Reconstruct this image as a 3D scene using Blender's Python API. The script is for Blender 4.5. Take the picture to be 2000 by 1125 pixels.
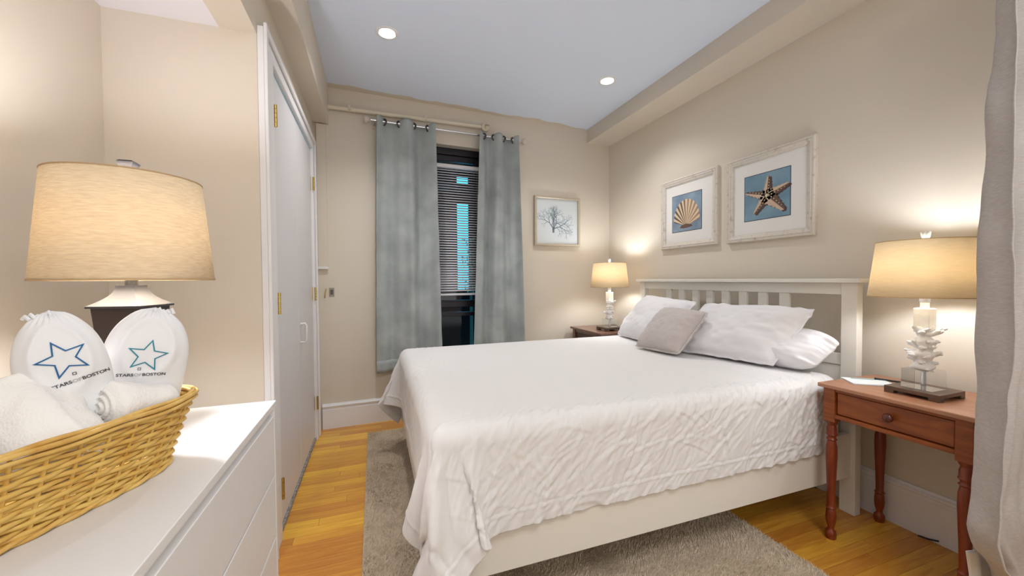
import bpy, bmesh, math, random
import numpy as np
from mathutils import Vector, Matrix
random.seed(7); np.random.seed(7)
S = bpy.context.scene
for o in list(bpy.data.objects): bpy.data.objects.remove(o)
COL = S.collection
PI = math.pi; R = math.radians

# ------------------------------------------------------------------ camera
YW, PT, RL = R(19.578), R(-1.2825), R(-.3886)
fw = Vector((math.sin(YW)*math.cos(PT), math.cos(YW)*math.cos(PT), math.sin(PT)))
rt = Vector((math.cos(YW), -math.sin(YW), 0)); up = rt.cross(fw)
r2 = rt*math.cos(RL)+up*math.sin(RL); u2 = -rt*math.sin(RL)+up*math.cos(RL)
cd = bpy.data.cameras.new('camera'); cam = bpy.data.objects.new('camera', cd); COL.objects.link(cam)
cam.matrix_world = Matrix(((r2.x,u2.x,-fw.x,0),(r2.y,u2.y,-fw.y,0),(r2.z,u2.z,-fw.z,1.12),(0,0,0,1)))
cd.sensor_width = 36; cd.lens = 756.8/2000*36; cd.clip_start = .03; cd.clip_end = 100
S.camera = cam

# ------------------------------------------------------------------ world, lights, exposure
w = bpy.data.worlds.new('world'); S.world = w; w.use_nodes = True
w.node_tree.nodes['Background'].inputs[0].default_value = (.07,.60,.95,1)      # evening sky
w.node_tree.nodes['Background'].inputs[1].default_value = 1.8
S.view_settings.view_transform = 'Standard'; S.view_settings.look = 'None'
S.view_settings.exposure = .36; S.view_settings.gamma = 1; S.view_settings.use_curve_mapping = False
def area(name, loc, rot, sx, sy, e, col):
    l = bpy.data.lights.new(name, 'AREA'); l.shape = 'RECTANGLE'; l.size = sx; l.size_y = sy; l.energy = e; l.color = col
    o = bpy.data.objects.new(name, l); COL.objects.link(o); o.location = loc; o.rotation_euler = rot; return o
# added fill light in front of the windowless wall behind the camera
area('rear_wall_fill', (.9,-1.24,1.45), (R(90),0,0), 2.4, 1.7, 13, (.97,.98,1.0))
area('rear_overhead_fill', (.75,-.45,2.55), (0,0,0), 1.2, .8, 20, (.98,.985,1))  # added overhead fill, unseen behind the camera, without any fixture
DOWN_E = 42          # ceiling downlights, W
LAMP_E = 150         # emission of a table-lamp bulb

# ------------------------------------------------------------------ materials
def mat(name, col, rough=.6, metal=0, noise=None, bump=None, spec=None, sheen=0, trans=0, ior=1.45, emit=None, coat=0):
    m = bpy.data.materials.new(name); m.use_nodes = True; nt = m.node_tree; b = nt.nodes['Principled BSDF']
    c = tuple(col)+(1,)
    b.inputs['Base Color'].default_value = c; b.inputs['Roughness'].default_value = rough; b.inputs['Metallic'].default_value = metal
    b.inputs['IOR'].default_value = ior
    if spec is not None: b.inputs['Specular IOR Level'].default_value = spec
    if sheen: b.inputs['Sheen Weight'].default_value = sheen
    if trans: b.inputs['Transmission Weight'].default_value = trans
    if coat: b.inputs['Coat Weight'].default_value = coat; b.inputs['Coat Roughness'].default_value = .15
    if emit: b.inputs['Emission Color'].default_value = tuple(emit[0])+(1,); b.inputs['Emission Strength'].default_value = emit[1]
    tc = nt.nodes.new('ShaderNodeTexCoord')
    def nz(scale, detail=4, stretch=(1,1,1), rough_=.55):
        mp = nt.nodes.new('ShaderNodeMapping'); mp.inputs['Scale'].default_value = stretch
        nt.links.new(tc.outputs['Object'], mp.inputs['Vector'])
        n = nt.nodes.new('ShaderNodeTexNoise'); n.inputs['Scale'].default_value = scale; n.inputs['Detail'].default_value = detail
        n.inputs['Roughness'].default_value = rough_; nt.links.new(mp.outputs[0], n.inputs['Vector']); return n
    if noise:   # (scale, stretch, col2, lo, hi)
        n = nz(noise[0], 5, noise[1]); rp = nt.nodes.new('ShaderNodeValToRGB')
        rp.color_ramp.elements[0].position = noise[3]; rp.color_ramp.elements[1].position = noise[4]
        rp.color_ramp.elements[0].color = c; rp.color_ramp.elements[1].color = tuple(noise[2])+(1,)
        nt.links.new(n.outputs['Fac'], rp.inputs[0]); nt.links.new(rp.outputs[0], b.inputs['Base Color'])
    if bump:    # (scale, stretch, strength, distance)
        n = nz(bump[0], 3, bump[1]); bp = nt.nodes.new('ShaderNodeBump'); bp.inputs['Strength'].default_value = bump[2]
        bp.inputs['Distance'].default_value = bump[3]; nt.links.new(n.outputs['Fac'], bp.inputs['Height']); nt.links.new(bp.outputs[0], b.inputs['Normal'])
    return m
def srgb(r,g,b): return tuple((((c/255)+.055)/1.055)**2.4 if c > 10 else c/255/12.92 for c in (r,g,b))
M = {}
WALLC = (.69,.62,.515)
M['wall'] = mat('cream_wall_paint', WALLC, .75, noise=(1.3,(1,1,1),(.70,.635,.545),.3,.7), bump=(60,(1,1,1),.08,.002))
M['soffit'] = M['wall']
M['white'] = mat('white_trim_paint', (.81,.80,.81), .38, bump=(30,(1,1,1),.05,.002))
M['door'] = mat('white_door_paint', (.72,.71,.73), .4, noise=(2,(1,1,.4),(.69,.68,.70),.35,.7), bump=(18,(1,1,.3),.08,.003))
M['furn'] = mat('white_lacquer', (.80,.79,.78), .32)
M['bedpaint'] = mat('white_bed_lacquer', (.79,.755,.68), .35)
M['brass'] = mat('brass', (.62,.44,.12), .28, 1)
M['chrome'] = mat('chrome', (.75,.75,.77), .12, 1)
M['darkring'] = mat('dark_nickel', (.10,.09,.09), .3, .9)
M['bronze'] = mat('bronze_base', (.13,.085,.06), .38, .35)
M['cream'] = mat('cream_gloss', (.66,.60,.44), .35)
M['darkwin'] = mat('dark_window_wood', (.012,.009,.014), .35)
M['slat'] = mat('blind_slat', (.78,.76,.80), .45)
M['cover'] = mat('white_cotton', (.75,.735,.725), .85, sheen=.1, bump=(420,(1,1,1),.12,.0006))
M['pillow'] = mat('pillow_cotton', (.78,.765,.78), .85, sheen=.15, bump=(420,(1,1,1),.1,.0006))
M['sheet'] = mat('fitted_sheet_cotton', (.78,.78,.80), .85)
M['throw'] = mat('taupe_linen', (.50,.445,.425), .9, sheen=.25, noise=(160,(1,1,1),(.56,.50,.48),.35,.7), bump=(300,(1,1,1),.3,.001))
M['towel'] = mat('terry_towel', (.90,.875,.83), .95, sheen=.4, bump=(260,(1,1,1),.6,.003))
M['bag'] = mat('slipper_bag_cotton', (.82,.82,.83), .9, bump=(300,(1,1,1),.15,.001))
M['coral'] = mat('white_coral_resin', (.90,.89,.87), .45, bump=(70,(1,1,1),.4,.003))
M['acrylic'] = mat('clear_acrylic', (.95,.97,.97), .02, trans=1, ior=1.45)
def thin_glass(name, col, gl):
    m = bpy.data.materials.new(name); m.use_nodes = True; nt = m.node_tree
    for n in list(nt.nodes): nt.nodes.remove(n)
    out = nt.nodes.new('ShaderNodeOutputMaterial'); t = nt.nodes.new('ShaderNodeBsdfTransparent'); g = nt.nodes.new('ShaderNodeBsdfGlossy'); mx = nt.nodes.new('ShaderNodeMixShader')
    f = nt.nodes.new('ShaderNodeFresnel'); f.inputs[0].default_value = gl; t.inputs[0].default_value = col+(1,); g.inputs['Roughness'].default_value = .03
    nt.links.new(f.outputs[0], mx.inputs[0]); nt.links.new(t.outputs[0], mx.inputs[1]); nt.links.new(g.outputs[0], mx.inputs[2]); nt.links.new(mx.outputs[0], out.inputs[0]); return m
M['acrylic'] = thin_glass('clear_acrylic_sheet', (.95,.965,.965), 1.42)
M['glass'] = thin_glass('window_pane_glass', (.94,.97,.98), 1.40)
M['espresso'] = mat('espresso_lamp_body', (.020,.012,.012), .30, .1, coat=.3)
M['steel'] = mat('brushed_pewter', (.02,.021,.028), .40, .2)
M['wick'] = mat('willow_wicker', srgb(224,188,104), .5, noise=(34,(1,1,1),srgb(204,156,70),.35,.75))
M['wick2'] = mat('willow_rim', srgb(226,190,110), .5, noise=(26,(1,1,1),srgb(196,146,66),.4,.75))
M['bulb'] = mat('lamp_bulb', (1,1,1), .4, emit=((.88,.94,1.04), LAMP_E))
M['bulb2'] = mat('dresser_lamp_bulb', (1,1,1), .4, emit=((.95,.95,1.02), LAMP_E*2.1))
M['down'] = mat('downlight_lens', (1,1,1), .4, emit=((1,.97,.92), 14))
M['canwhite'] = mat('downlight_reflector', (.85,.85,.85), .35)
M['paper'] = mat('notepad_paper', (.80,.84,.86), .7)
M['ink'] = mat('print_ink', (.06,.06,.07), .6)
M['inklight'] = mat('print_ink_pale', (.45,.45,.46), .6)
M['blue'] = mat('logo_blue', srgb(22,96,150), .6)
M['teal'] = mat('logo_teal', srgb(30,130,150), .6)
M['black'] = mat('black_plastic', (.015,.015,.015), .4)
M['brown'] = mat('brown_outlet', (.10,.06,.04), .4)
M['mat'] = mat('picture_mat_board', (.78,.76,.73), .7)
M['artpaper'] = mat('coral_print_paper', srgb(206,212,214), .6)
M['artline'] = mat('coral_print_ink', srgb(104,128,136), .7)
M['artline2'] = mat('coral_print_ink_grey', srgb(112,122,134), .7)
M['champ'] = mat('champagne_frame', (.55,.48,.37), .35, .25)
M['frame'] = mat('whitewashed_frame', (.66,.61,.54), .6, noise=(40,(1,1,1),(.44,.37,.31),.55,.75), bump=(60,(1,1,1),.3,.002))
M['photo1'] = mat('photo_blue', srgb(104,136,154), .5, noise=(5,(1,1,1),srgb(132,162,180),.35,.65))
M['photo2'] = mat('photo_blue_b', srgb(112,132,152), .5, noise=(6,(1,1,1),srgb(148,168,186),.35,.65))
M['edge'] = mat('photo_border', srgb(52,66,78), .5)
M['shellA'] = mat('print_cream', srgb(214,194,164), .6); M['shellB'] = mat('print_tan', srgb(160,128,104), .6)
M['shellC'] = mat('print_brown', srgb(104,80,72), .6); M['starA'] = mat('print_sand', srgb(196,170,150), .6)
M['starB'] = mat('print_umber', srgb(104,82,70), .6); M['starC'] = mat('print_dark_brown', srgb(78,62,60), .6)
M['green'] = mat('notepad_green', srgb(70,140,130), .6)

def wood(name, c1, c2, rough=.3, coat=.2, scale=6, stretch=(1,12,12), rnd=0):
    m = bpy.data.materials.new(name); m.use_nodes = True; nt = m.node_tree; b = nt.nodes['Principled BSDF']
    b.inputs['Roughness'].default_value = rough; b.inputs['Coat Weight'].default_value = coat; b.inputs['Coat Roughness'].default_value = .2
    tc = nt.nodes.new('ShaderNodeTexCoord'); mp = nt.nodes.new('ShaderNodeMapping'); mp.inputs['Scale'].default_value = stretch
    nt.links.new(tc.outputs['Object'], mp.inputs[0])
    n = nt.nodes.new('ShaderNodeTexNoise'); n.inputs['Scale'].default_value = scale; n.inputs['Detail'].default_value = 6; n.inputs['Distortion'].default_value = 1.2
    nt.links.new(mp.outputs[0], n.inputs['Vector'])
    rp = nt.nodes.new('ShaderNodeValToRGB'); rp.color_ramp.elements[0].position = .32; rp.color_ramp.elements[1].position = .7
    rp.color_ramp.elements[0].color = tuple(c1)+(1,); rp.color_ramp.elements[1].color = tuple(c2)+(1,)
    nt.links.new(n.outputs['Fac'], rp.inputs[0])
    if rnd:
        oi = nt.nodes.new('ShaderNodeObjectInfo'); hs = nt.nodes.new('ShaderNodeHueSaturation')
        ml = nt.nodes.new('ShaderNodeMath'); ml.operation = 'MULTIPLY_ADD'; ml.inputs[1].default_value = rnd; ml.inputs[2].default_value = 1-rnd/2
        m2 = nt.nodes.new('ShaderNodeMath'); m2.operation = 'MULTIPLY_ADD'; m2.inputs[1].default_value = .03; m2.inputs[2].default_value = .485
        nt.links.new(oi.outputs['Random'], ml.inputs[0]); nt.links.new(ml.outputs[0], hs.inputs['Value'])
        nt.links.new(oi.outputs['Random'], m2.inputs[0]); nt.links.new(m2.outputs[0], hs.inputs['Hue'])
        nt.links.new(rp.outputs[0], hs.inputs['Color']); nt.links.new(hs.outputs[0], b.inputs['Base Color'])
    else: nt.links.new(rp.outputs[0], b.inputs['Base Color'])
    bp = nt.nodes.new('ShaderNodeBump'); bp.inputs['Strength'].default_value = .06; bp.inputs['Distance'].default_value = .002
    nt.links.new(n.outputs['Fac'], bp.inputs['Height']); nt.links.new(bp.outputs[0], b.inputs['Normal'])
    return m
M['plank'] = wood('oak_floor', (.58,.25,.022), (.80,.43,.055), .34, .25, 3, (1.2,16,16), .42)
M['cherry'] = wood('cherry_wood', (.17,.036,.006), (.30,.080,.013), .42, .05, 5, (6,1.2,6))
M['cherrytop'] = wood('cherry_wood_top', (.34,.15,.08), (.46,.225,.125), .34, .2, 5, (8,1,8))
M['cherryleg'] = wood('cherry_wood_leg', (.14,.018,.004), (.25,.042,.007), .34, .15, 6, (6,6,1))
M['walnut'] = wood('walnut', (.13,.055,.035), (.22,.10,.065), .3, .3, 5, (8,1.2,8))

def ceiling_mat():
    m = mat('ceiling_paint', (.76,.84,.98), .8, bump=(50,(1,1,1),.08,.002)); nt = m.node_tree; b = nt.nodes['Principled BSDF']
    # wall paint brushed unevenly over the edge of the ceiling along the window wall
    geo = nt.nodes.new('ShaderNodeTexCoord'); sp = nt.nodes.new('ShaderNodeSeparateXYZ'); nt.links.new(geo.outputs['Object'], sp.inputs[0])
    f = nt.nodes.new('ShaderNodeMath'); f.operation = 'MULTIPLY_ADD'; f.inputs[1].default_value = -.05; nt.links.new(sp.outputs[0], f.inputs[0]); nt.links.new(sp.outputs[1], f.inputs[2])
    n = nt.nodes.new('ShaderNodeTexNoise'); n.noise_dimensions = '2D'; n.inputs['Scale'].default_value = 3.2; n.inputs['Detail'].default_value = 5
    nt.links.new(geo.outputs['Object'], n.inputs['Vector'])
    g = nt.nodes.new('ShaderNodeMath'); g.operation = 'MULTIPLY_ADD'; g.inputs[1].default_value = .12; nt.links.new(n.outputs['Fac'], g.inputs[0]); nt.links.new(f.outputs[0], g.inputs[2])
    sl = nt.nodes.new('ShaderNodeMath'); sl.operation = 'MULTIPLY_ADD'; sl.inputs[1].default_value = -.022; nt.links.new(sp.outputs[0], sl.inputs[0]); nt.links.new(g.outputs[0], sl.inputs[2])
    mr = nt.nodes.new('ShaderNodeMapRange'); mr.inputs['From Min'].default_value = 3.222; mr.inputs['From Max'].default_value = 3.232
    nt.links.new(sl.outputs[0], mr.inputs['Value'])
    mx = nt.nodes.new('ShaderNodeMix'); mx.data_type = 'RGBA'; mx.inputs['A'].default_value = (.76,.84,.98,1); mx.inputs['B'].default_value = WALLC+(1,)
    nt.links.new(mr.outputs[0], mx.inputs['Factor']); nt.links.new(mx.outputs['Result'], b.inputs['Base Color'])
    return m
M['ceil'] = ceiling_mat()
M['alcceil'] = mat('alcove_ceiling_paint', (.80,.78,.82), .8)

def fabric(name, c1, c2, trans=.25, weave=240, mott=9, thick=None):
    m = bpy.data.materials.new(name); m.use_nodes = True; nt = m.node_tree
    for n in list(nt.nodes): nt.nodes.remove(n)
    out = nt.nodes.new('ShaderNodeOutputMaterial'); tc = nt.nodes.new('ShaderNodeTexCoord')
    n1 = nt.nodes.new('ShaderNodeTexNoise'); n1.inputs['Scale'].default_value = mott; n1.inputs['Detail'].default_value = 5
    mp = nt.nodes.new('ShaderNodeMapping'); mp.inputs['Scale'].default_value = thick or (1,1,1)
    nt.links.new(tc.outputs['Object'], mp.inputs[0]); nt.links.new(mp.outputs[0], n1.inputs['Vector'])
    rp = nt.nodes.new('ShaderNodeValToRGB'); rp.color_ramp.elements[0].position = .3; rp.color_ramp.elements[1].position = .7
    rp.color_ramp.elements[0].color = tuple(c1)+(1,); rp.color_ramp.elements[1].color = tuple(c2)+(1,)
    nt.links.new(n1.outputs['Fac'], rp.inputs[0])
    n2 = nt.nodes.new('ShaderNodeTexNoise'); n2.inputs['Scale'].default_value = weave; mp2 = nt.nodes.new('ShaderNodeMapping'); mp2.inputs['Scale'].default_value = (.5,.5,2)
    nt.links.new(tc.outputs['Object'], mp2.inputs[0]); nt.links.new(mp2.outputs[0], n2.inputs['Vector'])
    bp = nt.nodes.new('ShaderNodeBump'); bp.inputs['Strength'].default_value = .35; bp.inputs['Distance'].default_value = .001; nt.links.new(n2.outputs['Fac'], bp.inputs['Height'])
    d = nt.nodes.new('ShaderNodeBsdfDiffuse'); t = nt.nodes.new('ShaderNodeBsdfTranslucent'); mx = nt.nodes.new('ShaderNodeMixShader'); mx.inputs[0].default_value = trans
    for s in (d,t): nt.links.new(rp.outputs[0], s.inputs[0]); nt.links.new(bp.outputs[0], s.inputs['Normal'])
    nt.links.new(d.outputs[0], mx.inputs[1]); nt.links.new(t.outputs[0], mx.inputs[2]); nt.links.new(mx.outputs[0], out.inputs[0])
    return m
M['curtain'] = fabric('grey_blue_curtain_cloth', srgb(152,158,158), srgb(182,188,187), .06, 260, 5)
M['fcurtain'] = fabric('pale_satin_curtain_cloth', srgb(196,189,184), srgb(212,206,201), .28, 200, 60, (1,1,6))
M['shade'] = fabric('natural_linen_shade', srgb(236,218,184), srgb(244,228,196), .22, 200, 30, (1,1,9))
M['shade2'] = fabric('oatmeal_linen_shade', srgb(226,206,174), srgb(244,228,196), .095, 160, 45, (1,1,9))

# ------------------------------------------------------------------ mesh helpers
class MB:
    def __init__(s): s.v = []; s.f = []
    def add(s, vs, fs):
        o = len(s.v); s.v += [tuple(v) for v in vs]; s.f += [tuple(i+o for i in f) for f in fs]; return s
    def box(s, a, b, T=None):
        (x0,y0,z0),(x1,y1,z1) = a, b
        vs = [(x0,y0,z0),(x1,y0,z0),(x1,y1,z0),(x0,y1,z0),(x0,y0,z1),(x1,y0,z1),(x1,y1,z1),(x0,y1,z1)]
        if T: vs = [T(v) for v in vs]
        return s.add(vs, [(0,3,2,1),(4,5,6,7),(0,1,5,4),(1,2,6,5),(2,3,7,6),(3,0,4,7)])
    def tube(s, pts, rad, n=8, closed=False, cap=True):
        pts = [Vector(p) for p in pts]; k = len(pts)
        rad = rad if isinstance(rad, (list,tuple)) else [rad]*k
        ref = None; vs = []
        for i, p in enumerate(pts):
            a = pts[(i-1) % k] if closed or i > 0 else pts[i]; b = pts[(i+1) % k] if closed or i < k-1 else pts[i]
            t = (b-a).normalized()
            if ref is None: ref = t.orthogonal().normalized()
            ref = (ref - t*ref.dot(t)).normalized(); bi = t.cross(ref)
            for j in range(n):
                an = 2*PI*j/n; vs.append(p + (ref*math.cos(an)+bi*math.sin(an))*rad[i])
        fs = []
        for i in range(k if closed else k-1):
            i2 = (i+1) % k
            for j in range(n): fs.append((i*n+j, i*n+(j+1)%n, i2*n+(j+1)%n, i2*n+j))
        if cap and not closed: fs += [tuple(range(n))[::-1], tuple((k-1)*n+j for j in range(n))]
        return s.add(vs, fs)
    def lathe(s, prof, c=(0,0,0), n=32, sx=1, sy=1, capb=True, capt=True):
        vs = [(c[0]+r*math.cos(2*PI*j/n)*sx, c[1]+r*math.sin(2*PI*j/n)*sy, c[2]+z) for r, z in prof for j in range(n)]
        k = len(prof); fs = [(i*n+j, i*n+(j+1)%n, (i+1)*n+(j+1)%n, (i+1)*n+j) for i in range(k-1) for j in range(n)]
        if capb: fs.append(tuple(range(n))[::-1])
        if capt: fs.append(tuple((k-1)*n+j for j in range(n)))
        return s.add(vs, fs)
    def grid(s, P, wrap=False):     # P array (a,b,3)
        a, b = P.shape[:2]; vs = P.reshape(-1,3)
        fs = [(i*b+j, i*b+(j+1)%b, (i+1)*b+(j+1)%b, (i+1)*b+j) for i in range(a-1) for j in range(b if wrap else b-1)]
        return s.add(vs.tolist(), fs)
    def poly(s, pts): return s.add(pts, [tuple(range(len(pts)))])
def obj(name, mb, m, parent=None, smooth=None, bevel=0, seg=2, solid=0, sub=0, origin=None):
    me = bpy.data.meshes.new(name)
    off = Vector((0,0,0))
    if parent is not None:
        p = parent
        while p is not None: off = off + p.location; p = p.parent
    if origin is not None: off = off + Vector(origin)
    me.from_pydata([(v[0]-off.x, v[1]-off.y, v[2]-off.z) for v in mb.v], [], mb.f); me.validate(); me.update()
    if smooth is not None:
        me.polygons.foreach_set('use_smooth', [True]*len(me.polygons))
        if smooth < 180: me.set_sharp_from_angle(angle=R(smooth))
    me.materials.append(m)
    o = bpy.data.objects.new(name, me); COL.objects.link(o)
    if parent is not None: o.parent = parent
    if origin is not None: o.location = origin
    if solid:
        q = o.modifiers.new('s','SOLIDIFY'); q.thickness = solid; q.offset = 0
    if bevel:
        q = o.modifiers.new('b','BEVEL'); q.width = bevel; q.segments = seg; q.limit_method = 'ANGLE'; q.angle_limit = R(40)
    if sub:
        q = o.modifiers.new('u','SUBSURF'); q.levels = sub; q.render_levels = sub
    return o
def thing(name, label, cat, loc, group=None):
    o = bpy.data.objects.new(name, None); COL.objects.link(o); o.location = loc; o.empty_display_size = .1
    tag(o, label, cat, group); return o
def tag(o, label, cat, group=None):
    o['label'] = label; o['category'] = cat
    if group: o['group'] = group
    return o
def struct(name, mb, m, **k):
    o = obj(name, mb, m, **k); o['kind'] = 'structure'; return o
def copy_tree(o, parent=None):
    c = o.copy(); COL.objects.link(c); c.parent = parent
    for ch in list(o.children): copy_tree(ch, c)
    return c
_rng = np.random.RandomState(3); _T = _rng.rand(64,64,64)
def vnoise(P, sc=1., seed=0):
    P = np.asarray(P)*sc + seed*7.31; i = np.floor(P).astype(int); f = P-i; f = f*f*(3-2*f); r = 0
    for dx in (0,1):
        for dy in (0,1):
            for dz in (0,1):
                wgt = (f[...,0] if dx else 1-f[...,0])*(f[...,1] if dy else 1-f[...,1])*(f[...,2] if dz else 1-f[...,2])
                r = r + wgt*_T[(i[...,0]+dx)%64,(i[...,1]+dy)%64,(i[...,2]+dz)%64]
    return r*2-1
def gnormals(P):
    du = np.gradient(P, axis=0); dv = np.gradient(P, axis=1); n = np.cross(du, dv); return n/(np.linalg.norm(n, axis=-1, keepdims=True)+1e-9)

# ------------------------------------------------------------------ room shell
XW = 2.225; ZC = 2.565; XD = -.41; YA = 1.74; XA = -.87; ZA = 2.065; YB = -1.3
AW = R(2.86); WO = (-.41, 3.21)
def wl(s, off, z):      # window wall frame: s along the wall, off into the room
    return (WO[0]+s*math.cos(AW)+off*math.sin(AW), WO[1]+s*math.sin(AW)-off*math.cos(AW), z)
TW = lambda v: wl(v[0], v[1], v[2])
SO0, SO1, ZO0, ZO1 = .74, 1.42, .42, 2.25          # window opening
b = MB()
for a, c in (((-.35,-.3,-.05),(SO0,0,ZC+.1)), ((SO1,-.3,-.05),(2.85,0,ZC+.1)), ((SO0,-.3,-.05),(SO1,0,ZO0)), ((SO0,-.3,ZO1),(SO1,0,ZC+.1))): b.box(a, c, TW)
struct('wall_window', b, M['wall'])
struct('wall_headboard', MB().box((XW,YB-.1,-.05),(XW+.15,3.6,ZC+.1)), M['wall'])
struct('wall_left', MB().box((XD-.12,YA,2.07),(XD,3.3,ZC+.1)).box((XD-.12,YA,-.05),(XD,1.90,2.07)).box((XD-.12,3.0,-.05),(XD,3.3,2.07))
       .box((XD-.12,YB,ZA),(XD,YA,ZC+.1)), M['wall'])
struct('wall_alcove_end', MB().box((XA-.1,YA,-.05),(XD-.12,YA+.1,ZA+.1)), M['wall'])
struct('wall_alcove_side', MB().box((XA-.1,YB-.1,-.05),(XA,YA,ZA+.1)), M['wall'])
struct('wall_rear', MB().box((XA-.1,YB-.1,-.05),(XW,YB,ZC+.1)), M['wall'])
struct('ceiling_alcove', MB().box((XA,YB,ZA),(XD-.12,YA,ZA+.1)), M['alcceil'])
# ceiling with two holes for the downlights
DL = [(.092,2.408),(1.625,2.462)]; hh = .044
xs = [XD, DL[0][0]-hh, DL[0][0]+hh, DL[1][0]-hh, DL[1][0]+hh, XW]; b = MB()
for i in range(5):
    if i in (1,3):
        y = DL[(i-1)//2][1]; b.box((xs[i],YB,ZC),(xs[i+1],y-hh,ZC+.1)); b.box((xs[i],y+hh,ZC),(xs[i+1],3.5,ZC+.1))
    else: b.box((xs[i],YB,ZC),(xs[i+1],3.5,ZC+.1))
struct('ceiling', b, M['ceil'])
struct('trim_soffit_right', MB().box((1.967,YB,2.437),(XW,3.36,ZC)), M['wall'])
struct('trim_soffit_left', MB().box((XD,YB,2.285),(-.305,3.225,ZC)), M['wall'])

# floor: sub floor and oak strips laid across the room
fl = struct('floor', MB().box((XA-.1,YB-.1,-.06),(XW+.05,3.5,-.012)), mat('subfloor', (.25,.13,.04), .7))
prng = random.Random(5); y = .18; npl = 0; meshes = {}
while y < 3.36:
    x = -.88 - prng.random()*.6
    while x < XW:
        L = prng.choice((.55,.75,.95,1.2,1.5)); x1 = min(x+L, XW); x0 = max(x, -.87)
        if x1-x0 > .04:
            key = round(x1-x0,3)
            if key not in meshes:
                q = MB().box((0,0,-.012),(x1-x0-.0012,.0558,0)); me = bpy.data.meshes.new('floor_plank'); me.from_pydata(q.v,[],q.f); me.materials.append(M['plank']); meshes[key] = me
            o = bpy.data.objects.new('floor_plank', meshes[key]); COL.objects.link(o); o.parent = fl; o.location = (x0, y, 0); npl += 1
        x = x1+.0001
    y += .057

# baseboards: moulded profile swept along a wall
def baseboard(name, p0, p1, nrm, h=.188, t=.018):
    prof = [(0,0),(t,0),(t,h*.78),(t*.82,h*.80),(t*.82,h*.86),(t*1.25,h*.885),(t*1.25,h*.93),(t*.7,h*.955),(t*.55,h),(0,h)]
    b = MB(); vs = [(p[0]+nrm[0]*d, p[1]+nrm[1]*d, z) for p in (p0,p1) for d, z in prof]; n = len(prof)
    b.add(vs, [(i,(i+1)%n,n+(i+1)%n,n+i) for i in range(n)]+[tuple(range(n))[::-1], tuple(range(n,2*n))])
    return struct(name, b, M['white'], bevel=.001)
q0 = wl(.03,0,0); q1 = wl(2.62,0,0)
baseboard('baseboard_window', q0, q1, (math.sin(AW),-math.cos(AW)))
baseboard('baseboard_headboard', (XW,3.32), (XW,.1), (-1,0), .205)
baseboard('baseboard_left', (XD,3.19), (XD,3.105), (1,0))
# small outlet on the window-wall baseboard
ot = thing('wall_outlet', 'small brown electrical outlet in the white baseboard beside the bed foot', 'outlet', wl(.565,.018,.10))
obj('cover_plate', MB().box((.55,.018,.07),(.58,.023,.14), TW), M['brown'], ot, bevel=.001)
obj('socket', MB().box((.557,.022,.085),(.573,.0245,.125), TW), M['black'], ot)

# closet double door with casing on the left wall
d1 = struct('door_1', MB().box((XD-.03,1.902,.03),(XD+.006,2.443,2.026)), M['door'], bevel=.002)
d2 = struct('door_2', MB().box((XD-.03,2.447,.03),(XD+.006,2.998,2.026)), M['door'], bevel=.002)
b = MB().box((XD,YA,0),(XD+.022,1.896,2.10)).box((XD,3.004,0),(XD+.022,3.10,2.10)).box((XD,1.896,2.034),(XD+.022,3.004,2.10))
b.box((XD+.022,YA,0),(XD+.034,YA+.03,2.115)).box((XD+.022,3.075,0),(XD+.032,3.10,2.115)).box((XD+.022,YA+.03,2.085),(XD+.032,3.075,2.115))
struct('trim_door_casing', b, M['white'], bevel=.003)
struct('trim_threshold', MB().box((XD-.02,1.896,0),(XD+.012,3.004,.02)), mat('grey_door_sweep', (.20,.18,.17), .9, noise=(60,(1,1,1),(.42,.40,.38),.4,.6)))
def hinge(parent, y, z, h=.095, cas=1):
    b = MB().box((XD+.006,y-.012,z-h/2),(XD+.0085,y+.014,z+h/2))
    hg = obj('hinge', b, M['brass'], parent, bevel=.0006)
    k = MB()
    for i in range(5): k.tube([(XD+.026,y,z-h/2+i*h/5+.001),(XD+.026,y,z-h/2+(i+1)*h/5-.001)], .0062, 10)
    obj('hinge_knuckle', k, M['brass'], hg, smooth=40)
for z in (1.82,1.023,.22): hinge(d1, 1.899, z)
for z in (1.792,1.028,.264): hinge(d2, 3.001, z)
hp = [(XD+.006,2.515,.87),(XD+.03,2.515,.872),(XD+.036,2.515,.86),(XD+.036,2.515,.775),(XD+.03,2.515,.763),(XD+.006,2.515,.765)]
obj('door_pull', MB().tube(hp, .0065, 10), mat('white_pull', (.74,.73,.74), .35), d2, smooth=60)
# conduit box and latch at the corner by the door
cb = thing('cable_cover', 'narrow cream painted cable cover ending halfway down beside the door corner', 'cable cover', wl(.045,0,1.22))
obj('cover', MB().box((.02,.0,1.22),(.085,.022,2.28), TW), M['wall'], cb, bevel=.002)
obj('end_cap', MB().box((.017,.0,1.205),(.088,.026,1.222), TW), M['white'], cb, bevel=.002)
lt = thing('wall_latch', 'small tarnished metal latch plate by the closet door corner', 'latch', wl(.11,.0,1.03))
obj('latch_plate', MB().box((.09,0,1.0),(.125,.004,1.065), TW), mat('tarnished_metal', (.30,.27,.24), .4, .8), lt, bevel=.001)
obj('latch_bolt', MB().box((.098,.004,1.015),(.117,.014,1.05), TW), mat('tarnished_metal_dark', (.12,.10,.09), .4, .8), lt, bevel=.001)
obj('latch_hook', MB().tube([wl(.07,.01,1.06),wl(.065,.02,1.03),wl(.06,.012,.99)], .004, 8), M['brass'], lt, smooth=60)

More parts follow.
